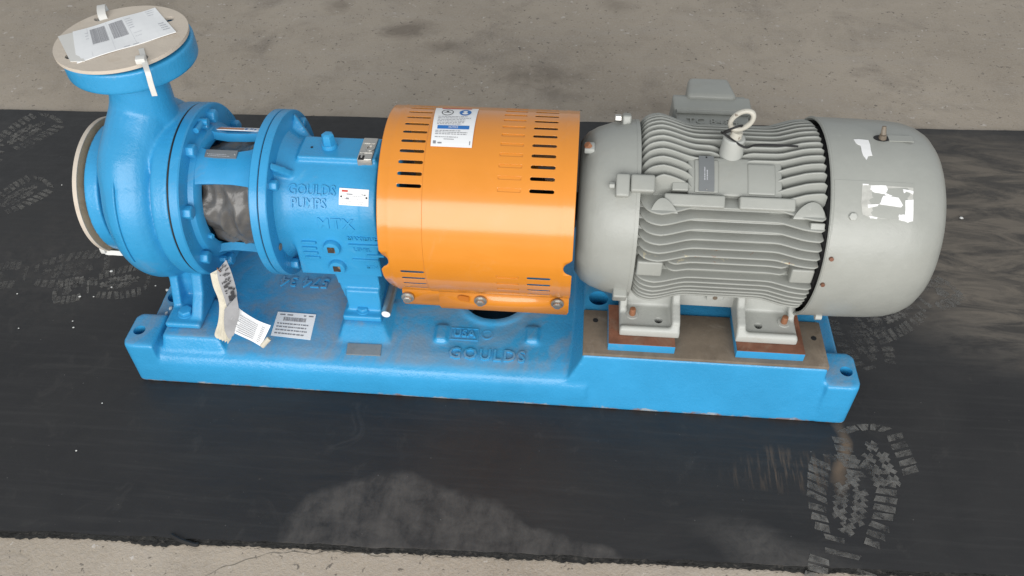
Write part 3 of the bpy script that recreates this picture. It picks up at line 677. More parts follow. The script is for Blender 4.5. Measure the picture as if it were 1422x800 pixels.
def nameplate(cx, cy_, R, w_, h_, mat, parent, label=None, tilt=0):
    mp0 = cylmap(cx, cy_, R); c, s = math.cos(tilt), math.sin(tilt)
    mp = lambda u, v, h=0: mp0(u*c-v*s, u*s+v*c, h)
    mb = sheet(MB(), mp, -w_/2, w_/2, -h_/2, h_/2, 4, 6, .0016, .003); o = mb.build('nameplate', mat, parent)
    for sg in (-1, 1):
        rv = MB(); lathe(rv, [(0, 1e-4), (0, .0017), (.0009, .0012), (.0012, 1e-4)], 10, 'z', closed=False)
        rv.v = [tuple(mp(sg*(w_/2-.0035)+v[0], v[1], .0015+v[2])) for v in rv.v]; rv.build('rivet', BLACK if mat is PAPER else STEEL, o)
    return o, mp
x0, th0 = oncyl(491.5, 274, RF+.001); npl, mp = nameplate(x0, th0, RF+.0005, .048, .0265, PAPER, pump, tilt=-.02)
pr_ = MB(); bars(pr_, mp, [(-.020, -.010, .0075, .0105)], .0019); pr_.build('print', REDINK, npl)
pr_ = MB(); bars(pr_, mp, [(-.012, -.002, .0035, .0052), (-.013, -.0075, -.004, -.001), (.012, .015, .004, .005), (.016, .019, .003, .005)], .0019); textlines(pr_, mp, -.02, .018, (-.0035, -.0075, -.011, .001), .0006, .0019, .8); pr_.build('print', GREYINK, npl)
x0, th0 = oncyl(307, 213.5, .108); npl, mp = nameplate(x0, th0, .1065, .052, .0145, DARKGREY, pump, tilt=0.0)
pr_ = MB(); textlines(pr_, mp, -.02, .02, (-.005, -.002), .0008, .0019, .8); pr_.build('print', FAINTINK, npl)
mp = cylmap(.117, 113, .1075); mb = sheet(MB(), mp, -.040, .036, -.010, .010, 6, 4, .0006, .0012); st = mb.build('warning_sticker', PAPER, pump)
pr_ = MB(); bars(pr_, mp, [(-.038, .008, -.0075, .0)], .0009); pr_.build('print', ORINK, st)
pr_ = MB(); textlines(pr_, mp, -.036, .034, (.003, .006), .001, .0009, .8); bars(pr_, mp, [(.010, .014, -.007, .001), (.018, .023, -.004, .001), (.026, .029, -.007, -.001)], .0009); pr_.build('print', BLUEINK, st)
# bright bar and bracket behind the rear foot
mb = MB(); a = on(536, 436, 'z', .118); rod(mb, a, a+Vector((.004, .075, .012)), .0085, seg=20); mb.build('support_bar', STEEL, pump, True)
mb = MB(); rod(mb, a+Vector((0, -.0004, 0)), a+Vector((0, -.0012, 0)), .0075, seg=20); mb.build('bar_end', PAPER, pump)
# shaft end
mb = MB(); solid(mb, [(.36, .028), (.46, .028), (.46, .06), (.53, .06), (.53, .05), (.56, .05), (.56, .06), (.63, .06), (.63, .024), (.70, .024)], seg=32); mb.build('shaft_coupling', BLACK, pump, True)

# film wrapped round the seal
mb = MB(); seg, nx = 96, 30; vs = []
for j in range(nx+1):
    x = .072+.104*j/nx
    for i in range(seg):
        a = 2*math.pi*i/seg; r = .083+.006*math.sin(math.pi*j/nx); p = Vector((x*1.2, math.cos(a)*.08, math.sin(a)*.08))
        w0 = noise.noise_vector(p*10)*.03; p2 = p+w0
        r += .010*noise.noise(p*12)-.022*abs(noise.noise(p2*17))-.010*abs(noise.noise(p2*36+Vector((3, 1, 2))))+.010
        vs.append((x, -r*math.cos(a), ZA+r*math.sin(a)))
mb.add(vs, [(j*seg+i, j*seg+(i+1) % seg, (j+1)*seg+(i+1) % seg, (j+1)*seg+i) for j in range(nx) for i in range(seg)]+[tuple(range(seg))[::-1], tuple(range(nx*seg, (nx+1)*seg))])
wr = mb.build('plastic_wrap', WRAP, None, True, 0); tag(wr, 'crumpled dark grey plastic film wrapped round the shaft seal inside the yoke window', 'wrap')

# flange covers
def disc_cover(name, label, mat, centre, axis, R, t0, t1, holes, hr, tilt=None):
    outer = [Vector((R*math.cos(a), R*math.sin(a), 0)) for a in np.linspace(0, 2*math.pi, 73)[:-1]]
    loops = [outer]+[[Vector((hx+hr*math.cos(a), hy+hr*math.sin(a), 0)) for a in np.linspace(2*math.pi, 0, 19)[:-1]] for hx, hy in holes]
    tri = geometry.tessellate_polygon(loops); allp = [p for l in loops for p in l]; n = len(allp)
    def mp(p, d):
        if axis == 'z': return (centre[0]+p.x, centre[1]+p.y, d+(tilt(p) if tilt else 0))
        return (d, centre[0]+p.x, centre[1]+p.y)
    mb = MB(); vs = [mp(p, t1) for p in allp]+[mp(p, t0) for p in allp]; fs = [tuple(t) for t in tri]+[tuple(n+i for i in t[::-1]) for t in tri]
    k = 0
    for l in loops:
        m_ = len(l); fs += [(k+i, k+(i+1) % m_, n+k+(i+1) % m_, n+k+i) for i in range(m_)]; k += m_
    mb.add(vs, fs); return tag(mb.build(name, mat), label, 'flange cover')
tl = lambda p: .0022+.000*p.y+.024*p.x
HZ = DZ+.0075
hol = [on(a, b, 'z', HZ) for a, b in ((98, 77), (235, 28), (198, 82), (138, 25))]
CX, CY_ = -.0025, 0.0
dc = disc_cover('flange_cover', 'round pale fibreboard cover strapped on top of the upright discharge flange', FIBRE, (CX, CY_), 'z', .0968, DZ+.0005, DZ+.0058, [(h.x-CX, h.y-CY_) for h in hol], .0085, tl)
sc_ = disc_cover('flange_cover', 'tan fibreboard disc strapped over the sideways suction flange', TANFIBRE, (0, ZA), 'x', .1165, -.1235, -.1170, [], .01)
mb = MB(); lathe(mb, [(-.1238, .1160), (-.1238, .1172), (-.1168, .1172), (-.1168, .1160)], 96); mb.build('pale_edge', FIBRE, sc_, True)
mb = MB(); lathe(mb, [(-.1172, .060), (-.1172, .086), (-.105, .086), (-.105, .060)], 64); mb.build('raised_face', BLUE, pump, True)
# packing slip in a clear pouch stuck on the cover
q = [on(a, b, 'z', HZ) for a, b in ((107, 88), (245.8, 48), (101, 44.5), (216, 12.5))]
lm0 = quadmap(*q); top_z = lambda p: DZ+.0058+tl(p-Vector((CX, CY_, 0)))
def lm(u, v, h=0):
    p = lm0(u, v, 0); return Vector((p.x, p.y, top_z(p)+h+.0012*math.sin(u*5+v*2)**2))
mb = sheet(MB(), lm, 0, 1, 0, 1, 12, 6, .0010, .001); sl = mb.build('packing_slip', PAPER, dc)
def lmp(u, v, h=0):
    p = lm0(u, v, 0); return Vector((p.x, p.y, top_z(p)+h+.0004))
q2 = [on(a, b, 'z', HZ) for a, b in ((98, 86), (118, 86), (80, 50), (103, 44.5))]
mb = sheet(MB(), quadmap(*[Vector((p.x, p.y, top_z(p))) for p in q2]), 0, 1, 0, 1, 1, 1, .0013, .001); mb.build('pouch_flap', NYLON, dc)
pr_ = MB()
for (ua, ub, va, vb) in ((.19, .36, .38, .90), (.41, .57, .38, .90)):
    u = ua
    while u < ub:
        wv = random.choice((.003, .005, .007)); bars(pr_, lm, [(u, u+wv, va, vb)], .0014); u += wv+random.choice((.0025, .004))
pr_.build('barcode', paint('light_grey_barcode', (.33, .33, .35), .6, .1, 200, 0), sl)
pr_ = MB()
textlines(pr_, lm, .61, .68, (.55, .63, .71, .79, .87), .025, .0014, .9, 1); textlines(pr_, lm, .90, .98, (.16, .24, .32, .40), .03, .0014, .8, 1)
textlines(pr_, lm, .86, .97, (.78, .86, .93), .02, .0014, .8, 1); textlines(pr_, lm, .13, .17, (.6, .7, .8), .02, .0014, .8, 1); textlines(pr_, lm, .62, .72, (.25, .36), .012, .0014, .8, 1)
bars(pr_, lm, [(.16, .162, .03, .97), (.385, .387, .03, .97), (.60, .602, .05, .95), (.47, .53, .02, .04), (.56, .62, .02, .04)], .0014); pr_.build('print', FAINTINK, sl)
# cable ties
def strap(mb, pts, w_, t_=.0014, side=None):
    pts = spline(pts, 6); n = len(pts); vs = []
    for i, p in enumerate(pts):
        d = (pts[min(i+1, n-1)]-pts[max(i-1, 0)]).normalized(); s = Vector(side)-d*Vector(side).dot(d); s.normalize(); nn = s.cross(d)
        vs += [p+s*w_/2+nn*t_/2, p-s*w_/2+nn*t_/2, p-s*w_/2-nn*t_/2, p+s*w_/2-nn*t_/2]
    fs = [(4*i+k, 4*i+(k+1) % 4, 4*i+4+(k+1) % 4, 4*i+4+k) for i in range(n-1) for k in range(4)]
    return mb.add(vs, fs+[(0, 1, 2, 3), tuple(range(4*n-4, 4*n))[::-1]])
GT = 'white cable ties holding the flange covers'
ct = thing('cable_tie', 'white cable tie strapped over front rim of the discharge flange cover', 'cable tie', GT)
mb = MB(); h = hol[2]; zt = DZ+.0085
pa = [on(196, 68, 'z', zt+.001), on(199, 79, 'z', zt+.003), on(203, 94, 'z', zt+.001), on(206, 103, 'y', -.0935), on(210, 118, 'y', -.0945), on(215, 133, 'y', -.094)]
strap(mb, pa, .0075, .0016, (1, .3, 0)); mb.build('strap', NYLON, ct)
mb = MB(); p = Vector((h.x+.003, h.y-.010, zt+.0035)); box(mb, -.0065, .0065, -.0065, .0065, -.004, .0045); M_ = Matrix.Rotation(.3, 3, 'Z'); mb.v = [tuple(p+M_@Vector(v)) for v in mb.v]; mb.build('head', NYLON, ct, bevel=.001)
ct = thing('cable_tie', 'white cable tie looped through back rim of the discharge flange cover', 'cable tie', GT)
mb = MB(); h = hol[3]; pa = [Vector((h.x+.008, h.y-.003, zt-.003)), Vector((h.x+.004, h.y+.003, zt+.003)), Vector((h.x-.002, h.y+.016, zt+.006)), Vector((h.x-.008, h.y+.030, zt+.004)), Vector((h.x-.010, h.y+.036, zt-.010)), Vector((h.x-.008, h.y+.034, zt-.03))]
strap(mb, pa, .012, .002, (1, .5, 0)); mb.build('strap', NYLON, ct)
ct = thing('cable_tie', 'white cable tie at the lower rim of the suction flange cover', 'cable tie', GT)
mb = MB(); pa = [cyl(-.129, -36, .105), cyl(-.1235, -39, .1185), cyl(-.112, -41, .1195), cyl(-.09, -44, .1180), cyl(-.078, -47, .105)]
strap(mb, pa, .008, .0016, (0, -.6, -.8)); mb.build('strap', NYLON, ct)
mb = MB(); p = cyl(-.1255, -37, .1145); box(mb, p.x-.004, p.x+.004, p.y-.006, p.y+.006, p.z-.006, p.z+.006); mb.build('head', NYLON, ct, bevel=.001)

# instruction booklet wired to a casing bolt
bk = thing('instruction_booklet', 'folded paper instruction booklet wired to a pump bolt, one page unrolled over the base', 'booklet')
def leaf(name, rows, mat, w3=.0012):
    """rows: list of (left point, right point) down the leaf"""
    L_ = spline([r[0] for r in rows], 5); R3 = spline([r[1] for r in rows], 5); n = len(L_); mb = MB(); vs = []
    for i in range(n):
        d = (L_[min(i+1, n-1)]-L_[max(i-1, 0)]); s = R3[i]-L_[i]; nn = s.cross(d).normalized()
        vs += [L_[i], R3[i], R3[i]+nn*w3, L_[i]+nn*w3]
    fs = [(4*i+k, 4*i+(k+1) % 4, 4*i+4+(k+1) % 4, 4*i+4+k) for i in range(n-1) for k in range(4)]
    mb.add(vs, fs+[(0, 1, 2, 3), tuple(range(4*n-4, 4*n))]); return mb.build(name, mat, bk, True, 30), (L_, R3)
def PT(px, py, y): return on(px, py, 'y', y)
rows = [(PT(301, 377, -.150), PT(314, 361, -.135)), (PT(304, 392, -.162), PT(322, 380, -.148)), (PT(311, 412, -.172), PT(329, 408, -.160)), (PT(317, 432, -.180), PT(327, 428, -.170)), (PT(321, 445, -.186), PT(325, 440, -.182))]
lf, (La, Ra) = leaf('cover_leaf', rows, GREYPAPER, .0016)
def leafmap(La, Ra):
    n = len(La)-1
    def f(u, v, h=0):
        t = max(0, min(n-1e-4, (1-v)*n)); i = int(t); k = t-i
        l = La[i].lerp(La[i+1], k); r = Ra[i].lerp(Ra[i+1], k); d = La[i+1]-La[i]; nn = (r-l).cross(d).normalized()
        if nn.dot(CP-l) < 0: nn = -nn
        return l.lerp(r, u)+nn*h
    return f
f = leafmap(La, Ra); pr_ = MB()
for _ in range(60):
    u, v = random.uniform(.15, .8), random.uniform(.25, .95); bars(pr_, f, [(u, min(.92, u+random.uniform(.05, .2)), v, v+random.uniform(.008, .03))], .0030)
bars(pr_, f, [(.3, .62, .42, .50), (.55, .8, .46, .56), (.2, .5, .62, .66)], .0030); pr_.build('print', INK, lf)
for k in range(5):                # fanned page edges on the left
    d = k*1.9
    rows = [(PT(292+d*.9, 380+d*.2, -.150-.001*k), PT(303+d, 374, -.146)), (PT(296+d, 398, -.160-.001*k), PT(306+d, 394, -.158)), (PT(304+d, 420, -.171-.001*k), PT(311+d, 414, -.168)), (PT(303+d*1.6, 446+d*.3, -.183-.001*k), PT(312+d*1.3, 436, -.180)), (PT(298+d*2.2, 464+d*.4, -.189-.0012*k), PT(312+d*1.5, 458, -.186)), (PT(301+d*2, 470+d, -.192-.001*k), PT(311+d*1.3, 471, -.190))]
    leaf('page', rows, BONE, .0012)
rows = [(PT(312, 430, -.184), PT(329, 412, -.168)), (PT(311, 448, -.190), PT(332, 436, -.178)), (PT(313, 462, -.195), PT(328, 452, -.184)), (PT(318, 471, -.199), PT(325, 465, -.192))]
leaf('page', rows, GREYPAPER, .001)
rows = [(PT(322, 461, -.190), PT(330, 427, -.170)), (PT(337, 468, -.190), PT(344, 437, -.166)), (PT(350, 474, -.187), PT(360, 446, -.164)), (PT(362, 481, -.186), PT(376, 452, -.163))]
lf, (La, Ra) = leaf('unrolled_page', rows, PAPER, .0008); f = leafmap(La, Ra); pr_ = MB()
for k in range(9):
    u = .12+.085*k; v = .14
    bars(pr_, f, [(u, u+.022, .34, random.uniform(.82, .92)), (u, u+.022, .14, .24)], .0024)
pr_.build('print', GREYINK, lf)
mb = MB(); a = PT(364, 481, -.187); b = PT(374, 470, -.178); tube(mb, [a, b], .0045, 10); mb.build('rolled_page', BONE, bk, True)
mb = MB(); q = cyl(.075, -58, .124); tube(mb, spline([q, q+Vector((.006, -.02, -.01)), PT(302, 372, -.146), PT(306, 378, -.152)]), .0008, 6); mb.build('wire', COPPER, bk, True)
# ================================================================== coupling guard
gd = thing('coupling_guard', 'orange sheet metal coupling guard with rows of slots, between pump and motor', 'guard')
RG = .1560
def capsule(x0, x1, t0, t1, n=5):
    """slot outline in (x, theta) with round ends, one loop, counter-clockwise"""
    tm, ht = (t0+t1)/2, (t1-t0)/2; rx = math.radians(ht)*RG
    out = [(x1-rx+rx*math.sin(a), tm-ht*math.cos(a)) for a in np.linspace(0, math.pi, n)]
    return out+[(x0+rx-rx*math.sin(a), tm+ht*math.cos(a)) for a in np.linspace(0, math.pi, n)]
UP = [47.1+6.87*k for k in range(13)]; LOW = [-8, -14.7, -21.8, -29.2]
BACK = [180-t for t in LOW]
def shell(name, xs0, xs1, R, slotcols, notch_left, notch_right, strip, step=0):
    """cylinder wall with real slots; strip=(x0,x1,z bottom): flange hanging under both edges"""
    TH0, TH1 = -37, 217
    ths = set([TH0, TH1]); rows = []
    for t in UP+LOW+BACK: rows.append((t-1.15, t+1.15))
    for a, b in rows: ths.update((a, b))
    for t in np.arange(TH0, TH1, 3.0):
        if not any(a-.9 < t < b+.9 for a, b in rows): ths.add(float(t))
    ths = sorted(ths)
    xs = set([xs0, xs1]); bead = (xs0+.015, xs0+.018, xs0+.021) if notch_left else (xs1-.021, xs1-.018, xs1-.015)
    for x in bead: xs.add(x)
    for x in (xs0+.0012, xs1-.0012): xs.add(x)
    for k in range(1, 14):
        x = xs0+(xs1-xs0)*k/14
        if not any(a-.003 < x < b+.003 for a, b in slotcols+[(bead[0], bead[2])]): xs.add(x)
    for a, b in slotcols: xs.update((a-.0012, b+.0012))
    for (a, b) in slotcols: xs.update((a, b))
    xs = sorted(xs)
    nl = (xs0, .5, .0135) if notch_left else None; nr = (xs1, 1.5, .0135) if notch_right else None
    def pos(x, t):
        r = R+(.0009 if abs(x-bead[1]) < 1e-6 else 0)
        if nl:
            d = R_(t-nl[1])*R; lim = xs0
            if abs(d) < nl[2]: lim += math.sqrt(nl[2]**2-d*d)
            if t < -12: lim += .018*min(1, (-12-t)/25)**1.5
            x = max(x, lim)
        if nr:
            d = R_(t-nr[1])*R
            if abs(d) < nr[2]: x = min(x, xs1-math.sqrt(nr[2]**2-d*d))
        return tuple(cyl(x, t, r))
    for nn in (nl, nr):
        if nn: ths = sorted(set(ths) | set(nn[1]+q for q in (-4.58, -4.2, -3.4, -2.2, -.8, .8, 2.2, 3.4, 4.2, 4.58)))
    mb = MB(); idx = {}
    def vid(x, t):
        k = (round(x, 5), round(t, 3))
        if k not in idx: idx[k] = len(mb.v); mb.v.append(pos(x, t))
        return idx[k]
    rowset = {(round(a, 3), round(b, 3)) for a, b in rows}
    for i in range(len(xs)-1):
        for j in range(len(ths)-1):
            x0, x1, t0, t1 = xs[i], xs[i+1], ths[j], ths[j+1]
            if (x0, x1) in slotcols and (round(t0, 3), round(t1, 3)) in rowset:
                mx = .0006; cap = capsule(x0+mx, x1-mx, t0+.12, t1-.12); base_ = len(mb.v)
                mb.v += [pos(x, t) for x, t in cap]
                c4 = [vid(x0, t0), vid(x1, t0), vid(x1, t1), vid(x0, t1)]
                n = len(cap)//2
                R1 = [base_+k for k in range(n)]; L1 = [base_+n+k for k in range(n)]
                h = n//2
                mb.f += [(c4[0], c4[1], R1[0], L1[-1]), (c4[2], c4[3], L1[0], R1[-1])]
                mb.f += [(c4[1], R1[k+1], R1[k]) for k in range(h)]+[(c4[1], c4[2], R1[h])]+[(c4[2], R1[k+1], R1[k]) for k in range(h, n-1)]
                mb.f += [(c4[3], L1[k+1], L1[k]) for k in range(h)]+[(c4[3], c4[0], L1[h])]+[(c4[0], L1[k+1], L1[k]) for k in range(h, n-1)]
                continue
            mb.f.append((vid(x0, t0), vid(x1, t0), vid(x1, t1), vid(x0, t1)))
    # bottom flanges
    for tt, sy in ((TH0, -1), (TH1, 1)):
        p = cyl(0, tt, R); a, b, zb = strip; yy = p.y-.0015*0
        n0 = len(mb.v); mb.v += [(a, p.y, p.z), (b, p.y, p.z), (b, p.y+sy*.004, zb+.006), (b-.003, p.y+sy*.004, zb), (a+.003, p.y+sy*.004, zb), (a, p.y+sy*.004, zb+.006)]
        mb.f.append((n0, n0+1, n0+2, n0+3, n0+4, n0+5))
    me = mb.mesh(name); bm = bmesh.new(); bm.from_mesh(me); bmesh.ops.remove_doubles(bm, verts=bm.verts, dist=2e-5); bmesh.ops.dissolve_degenerate(bm, edges=bm.edges, dist=1e-5); bmesh.ops.recalc_face_normals(bm, faces=bm.faces)
    bm.to_mesh(me); bm.free(); o = link(name, me, ORANGE, gd, True, 40)
    sd = o.modifiers.new('gauge', 'SOLIDIFY'); sd.thickness = .0009; sd.offset = -1
    return o
ZB = .1655
inner = shell('guard_half', .3815, .606, RG, [(.4105, .4500)], True, False, (.401, .606, ZB))
outer = shell('guard_half', .4510, .6835, RG+.0010, [(.5640, .6010), (.6125, .6515)], False, True, (.4635, .6820, ZB-.005))
mb = MB(); lathe(mb, [(.664, .072), (.664, RG-.001), (.6685, RG-.001), (.6685, .072)], 48, a0=-35, a1=215); mb.build('end_plate', BLACK, gd, True)  # plate coloured black to stand in for deep shade inside the guard
yb = cyl(0, -37, RG+.0022).y-.003
for px, py in ((566, 414), (667, 419), (774, 423)):
    p = on(px, py, 'y', yb-.002); mb = MB(); rod(mb, (p.x, yb+.002, p.z), (p.x, yb-.0018, p.z), .0108, seg=28); wz = mb.build('washer', STEEL, gd, bevel=.0006)
    mb = MB(); hexhead(mb, (p.x, yb-.0016, p.z), (0, -1, 0), .0074, .0065); mb.build('guard_bolt', STEEL, gd, bevel=.0008)
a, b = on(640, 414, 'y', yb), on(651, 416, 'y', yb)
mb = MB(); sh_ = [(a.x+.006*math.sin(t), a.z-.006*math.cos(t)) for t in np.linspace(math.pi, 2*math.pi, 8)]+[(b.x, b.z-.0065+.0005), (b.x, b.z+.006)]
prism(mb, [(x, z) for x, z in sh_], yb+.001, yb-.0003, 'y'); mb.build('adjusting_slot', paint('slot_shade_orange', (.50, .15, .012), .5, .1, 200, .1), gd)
# safety notice
q = [oncyl(a, b, RG+.0022) for a, b in ((598, 203), (655, 205.5), (606, 150.5), (665, 152))]
def nm(u, v, h=0):
    x = (q[0][0]*(1-u)+q[1][0]*u)*(1-v)+(q[2][0]*(1-u)+q[3][0]*u)*v; t = (q[0][1]*(1-u)+q[1][1]*u)*(1-v)+(q[2][1]*(1-u)+q[3][1]*u)*v
    return cyl(x, t, RG+.0026+h)
mb = sheet(MB(), nm, 0, 1, 0, 1, 4, 14, .0002, .0006); nl_ = mb.build('safety_notice', PAPER, gd)
def strips(mb, rects, nv=4):
    for a, b, c, d in rects:
        for k in range(nv): bars(mb, nm, [(a, b, c+(d-c)*k/nv, c+(d-c)*(k+1)/nv)], .0007)
    return mb
strips(MB(), [(.12, .88, .345, .425)]).build('print', BLUEINK, nl_)
pr_ = MB(); add_text(pr_, 'NOTICE', .07, nm, .5, .385, xs=.9, h=.001); pr_.build('print', PAPER, nl_)
strips(MB(), [(.15, .85, .955, .985)]).build('print', REDINK, nl_)
def disc(mb, cu, cv, ru, rv, r_in=0, h=.0007, n=28):
    for i in range(n):
        a, b = 2*math.pi*i/n, 2*math.pi*(i+1)/n
        f_ = lambda t, k: nm(cu+ru*k*math.cos(t), cv+rv*k*math.sin(t), h)
        mb.add([f_(a, 1), f_(b, 1), f_(b, r_in), f_(a, r_in)], [(0, 1, 2, 3)])
    return mb
disc(MB(), .72, .81, .14, .105).build('print', BLUEINK, nl_)
pr_ = MB(); disc(pr_, .72, .83, .05, .035, 0, .0010); strips(pr_, []); disc(pr_, .72, .765, .07, .03, 0, .0010); pr_.build('print', PAPER, nl_)
pr_ = MB(); disc(pr_, .30, .81, .14, .105, .87); strips(pr_, [(.22, .38, .80, .815), (.27, .33, .83, .86)]); pr_.build('print', INK, nl_)
pr_ = MB()
for v in (.66, .615, .57, .53, .49, .455): textlines(pr_, nm, .1, .93, (v,), .012, .0007, .85)
for v in (.30, .265, .23, .17): textlines(pr_, nm, .08, .93, (v,), .012, .0007, .85)
bars(pr_, nm, [(.3, .55, .13, .14), (.16, .26, .05, .075), (.05, .12, .045, .10), (.93, .95, .04, .11)], .0007); pr_.build('print', GREYINK, nl_)

# ================================================================== electric motor
mo = thing('electric_motor', 'grey finned electric motor with smooth fan cover, bolted on shim blocks', 'motor')
mb = MB(); solid(mb, [(.688, .060), (.688, .107), (.692, .1135), (.700, .1235), (.715, .1325), (.738, .1405), (.768, .1465), (.776, .1470)], seg=96); eb = mb.build('end_bell', GREY, mo, True, 40)
mb = MB(); solid(mb, [(.774, .1475), (.7795, .1475), (.781, .1290), (1.052, .1290)], seg=96); mb.build('frame', GREY, mo, True, 40)
mb = MB(); solid(mb, [(1.050, .140), (1.0545, .1480), (1.068, .1480)], seg=72); mb.build('dark_gap', BLACK, mo, True)  # black ring painting the shade between fins and fan cover
mb = MB(); prof_ = [(1.0570, .1570), (1.0540, .1600), (1.0545, .1616), (1.057, .1622), (1.12, .1618), (1.165, .1605), (1.190, .1580), (1.207, .1530), (1.220, .1455), (1.229, .1355), (1.2355, .1220), (1.239, .105), (1.241, .080), (1.242, 1e-4)]
lathe(mb, prof_, 128, closed=False); lathe(mb, [(1.060, .1570), (1.15, .157), (1.20, .15)], 96, closed=False); fc = mb.build('fan_cover', GREY, mo, True, 40)
# fins
def rprof(x):
    X_ = [.781, .786, .792, .801, .812, .825, .840, .858, .872, .975, .990, 1.005, 1.020, 1.035, 1.046, 1.0515]
    Rr = [.1370, .1460, .1530, .1570, .1585, .1560, .1505, .1445, .1435, .1435, .1440, .1490, .1540, .1568, .1570, .1535]
    return float(np.interp(x, X_, Rr))
def fin(kind, c, xa, xb, end_a=0, end_b=0, thick=.0034, mat=GREY, parent=mo):
    """kind 'h': level fin at height c pointing to the front; 'b': to the back; 'v': upright fin at depth c"""
    st = sorted(set([xa, xb]+[x for x in (.783, .786, .791, .797, .804, .812, .822, .832, .842, .852, .862, .872, .975, .985, .993, 1.001, 1.010, 1.020, 1.030, 1.040, 1.046, 1.0505) if xa < x < xb]
                    + ([xa+d for d in (.002, .006, .012, .019)] if end_a else [])+([xb-d for d in (.002, .006, .012, .019)] if end_b else [])))
    mb = MB(); vs = []; root = math.sqrt(max(.0001, .124**2-c*c)); low = math.sqrt(max(.0001, .131**2-c*c))
    def P(x, d, e):
        if kind == 'v': return Vector((x, c+e, ZA+d))
        return Vector((x, -d if kind == 'h' else d, ZA+c+e))
    for x in st:
        tip = math.sqrt(rprof(x)**2-c*c)
        if end_a and x < xa+.024: tip = low+(tip-low)*math.sqrt(max(0.03, 1-((xa+.024-x)/.024)**2))
        if end_b and x > xb-.024: tip = low+(tip-low)*math.sqrt(max(0.03, 1-((x-xb+.024)/.024)**2))
        q = ((root-.004, 1.35), (low, 1.2), (tip-.0017, 1.0), (tip-.0005, .80), (tip, .42))
        vs += [P(x, d, thick/2*w_) for d, w_ in q]+[P(x, d, -thick/2*w_) for d, w_ in q[::-1]]
    n = len(st); fs = [(i*10+k, i*10+(k+1) % 10, i*10+10+(k+1) % 10, i*10+10+k) for i in range(n-1) for k in range(10)]
    mb.add(vs, fs+[tuple(range(10)), tuple(range((n-1)*10, n*10))]); return mb.build('fin', mat, parent, True, 50)
XL, XR = .781, 1.0515
for c in (.0044, .0190, .0330, .0470, .0610, .0750, .0890): fin('v', c, XL, XR)
for c in (-.0102, -.0238, -.0376): fin('v', c, XL, .902, 0, 1); fin('v', c, .930, XR, 1, 0)
for c in (-.0516, -.0658): fin('v', c, XL, .864, 0, 1)
fin('v', -.0795, XL+.008, .862, 1, 1)
for c in (-.0520, -.0660, -.0808, -.0945): fin('v', c, .976, XR, 1, 0)
def half_moon(x0, x1, t0, t1, lean):
    pts = [(x0, t0), (x1, t0)]+[(x1+(x0-x1)*k, t0+(t1-t0)*math.sin(math.pi*(k if lean == 0 else k**lean))**.7) for k in np.linspace(.04, .96, 14)]
    mb = MB(); flatpoly(mb, pts, lambda u, v, h=0: cyl(u, v, .1535+h), -.024, 0); me = mb.mesh('half_moon_boss'); bevel_mesh(me, .002, 2, 50); link('half_moon_boss', me, GREY, mo, True, 35)
half_moon(.795, .836, 38.6, 47.0, 1.25); half_moon(1.004, 1.0505, 38.6, 48.4, .75)
for c in (.0970, .0835, .0700, .0563, .0428): fin('h', c, XL, XR)
fin('h', .0295, XL, XR, mat=GREYCHIP)
for c in (.0180, .0045): fin('h', c, .826, 1.014, 1, 1, mat=GREYCHIP if c > .01 else GREY)
for c in (-.0140, -.0262, -.0384, -.0500, -.0610, -.0715): fin('h', c, XL, XR)
for k in range(13): fin('b', .0970-.0137*k, XL, XR)
# thick twin bars, plain pads, bosses
def patch(name, x0, x1, t0, t1, r0, r1, bev=.002, mat=GREY, nt=6):
    mp = lambda u, v, h=0: cyl(x0+(x1-x0)*u, t0+(t1-t0)*v, r1+h)
    mb = sheet(MB(), mp, 0, 1, 0, 1, 1, nt, 0, r1-r0); me = mb.mesh(name); bevel_mesh(me, bev, 3, 40); return link(name, me, mat, mo, True, 40)
patch('thick_fin', .815, .905, 42.6, 50.2, .132, .1500, .004); patch('thick_fin', .926, 1.008, 42.6, 50.2, .132, .1500, .004)
patch('plain_pad', .850, .990, 50.5, 76.8, .130, .1405, .003, nt=12)
patch('plate_seat', .8600, .8950, 52.0, 73.5, .135, .1435, .0015, nt=10); patch('plate_seat', .9385, .980, 51.8, 72.5, .135, .1430, .003, nt=10)
patch('bearing_boss', .742, .7625, 46.5, 59.5, .12, .1580, .003); patch('frame_boss', .7640, .800, 49.5, 59.6, .12, .1580, .004)
patch('half_boss', .826, .850, 52, 57, .13, .1490, .004)
patch('frame_boss', .783, .822, -2.8, 8.2, .13, .1515, .003); patch('frame_boss', 1.016, 1.050, -2.5, 8.0, .13, .1515, .003); patch('frame_boss', 1.030, 1.051, 32.8, 37, .13, .1545, .003)
patch('frame_boss', .752, .766, 108, 117, .12, .158, .003); patch('bearing_boss', .752, .775, -34, -24, .12, .158, .003)
for px, py, d in ((826, 204, -1),):
    x0, t0 = oncyl(px, py, .130); p = cyl(x0-.004, t0, .126); mb = MB(); box(mb, p.x-.012, p.x+.004, p.y-.010, p.y+.010, p.z-.003, p.z+.006); bx_ = mb.build('bolt_seat', GREY2, mo, bevel=.002)
    mb = MB(); hexhead(mb, p+Vector((-.006, -.002, .006)), (-.5, -.2, .8), .006, .005); mb.build('rusty_bolt', COPPER, mo)
mb = MB(); p = cyl(.738, 53, .149); hexhead(mb, p, (-1, 0, 0), .005, .006); mb.build('end_bolt', GREY, mo)
mb = MB(); p = cyl(.748, 114, .150); hexhead(mb, p, (-1, 0, 0), .006, .008); mb.build('end_bolt', STEEL, mo)
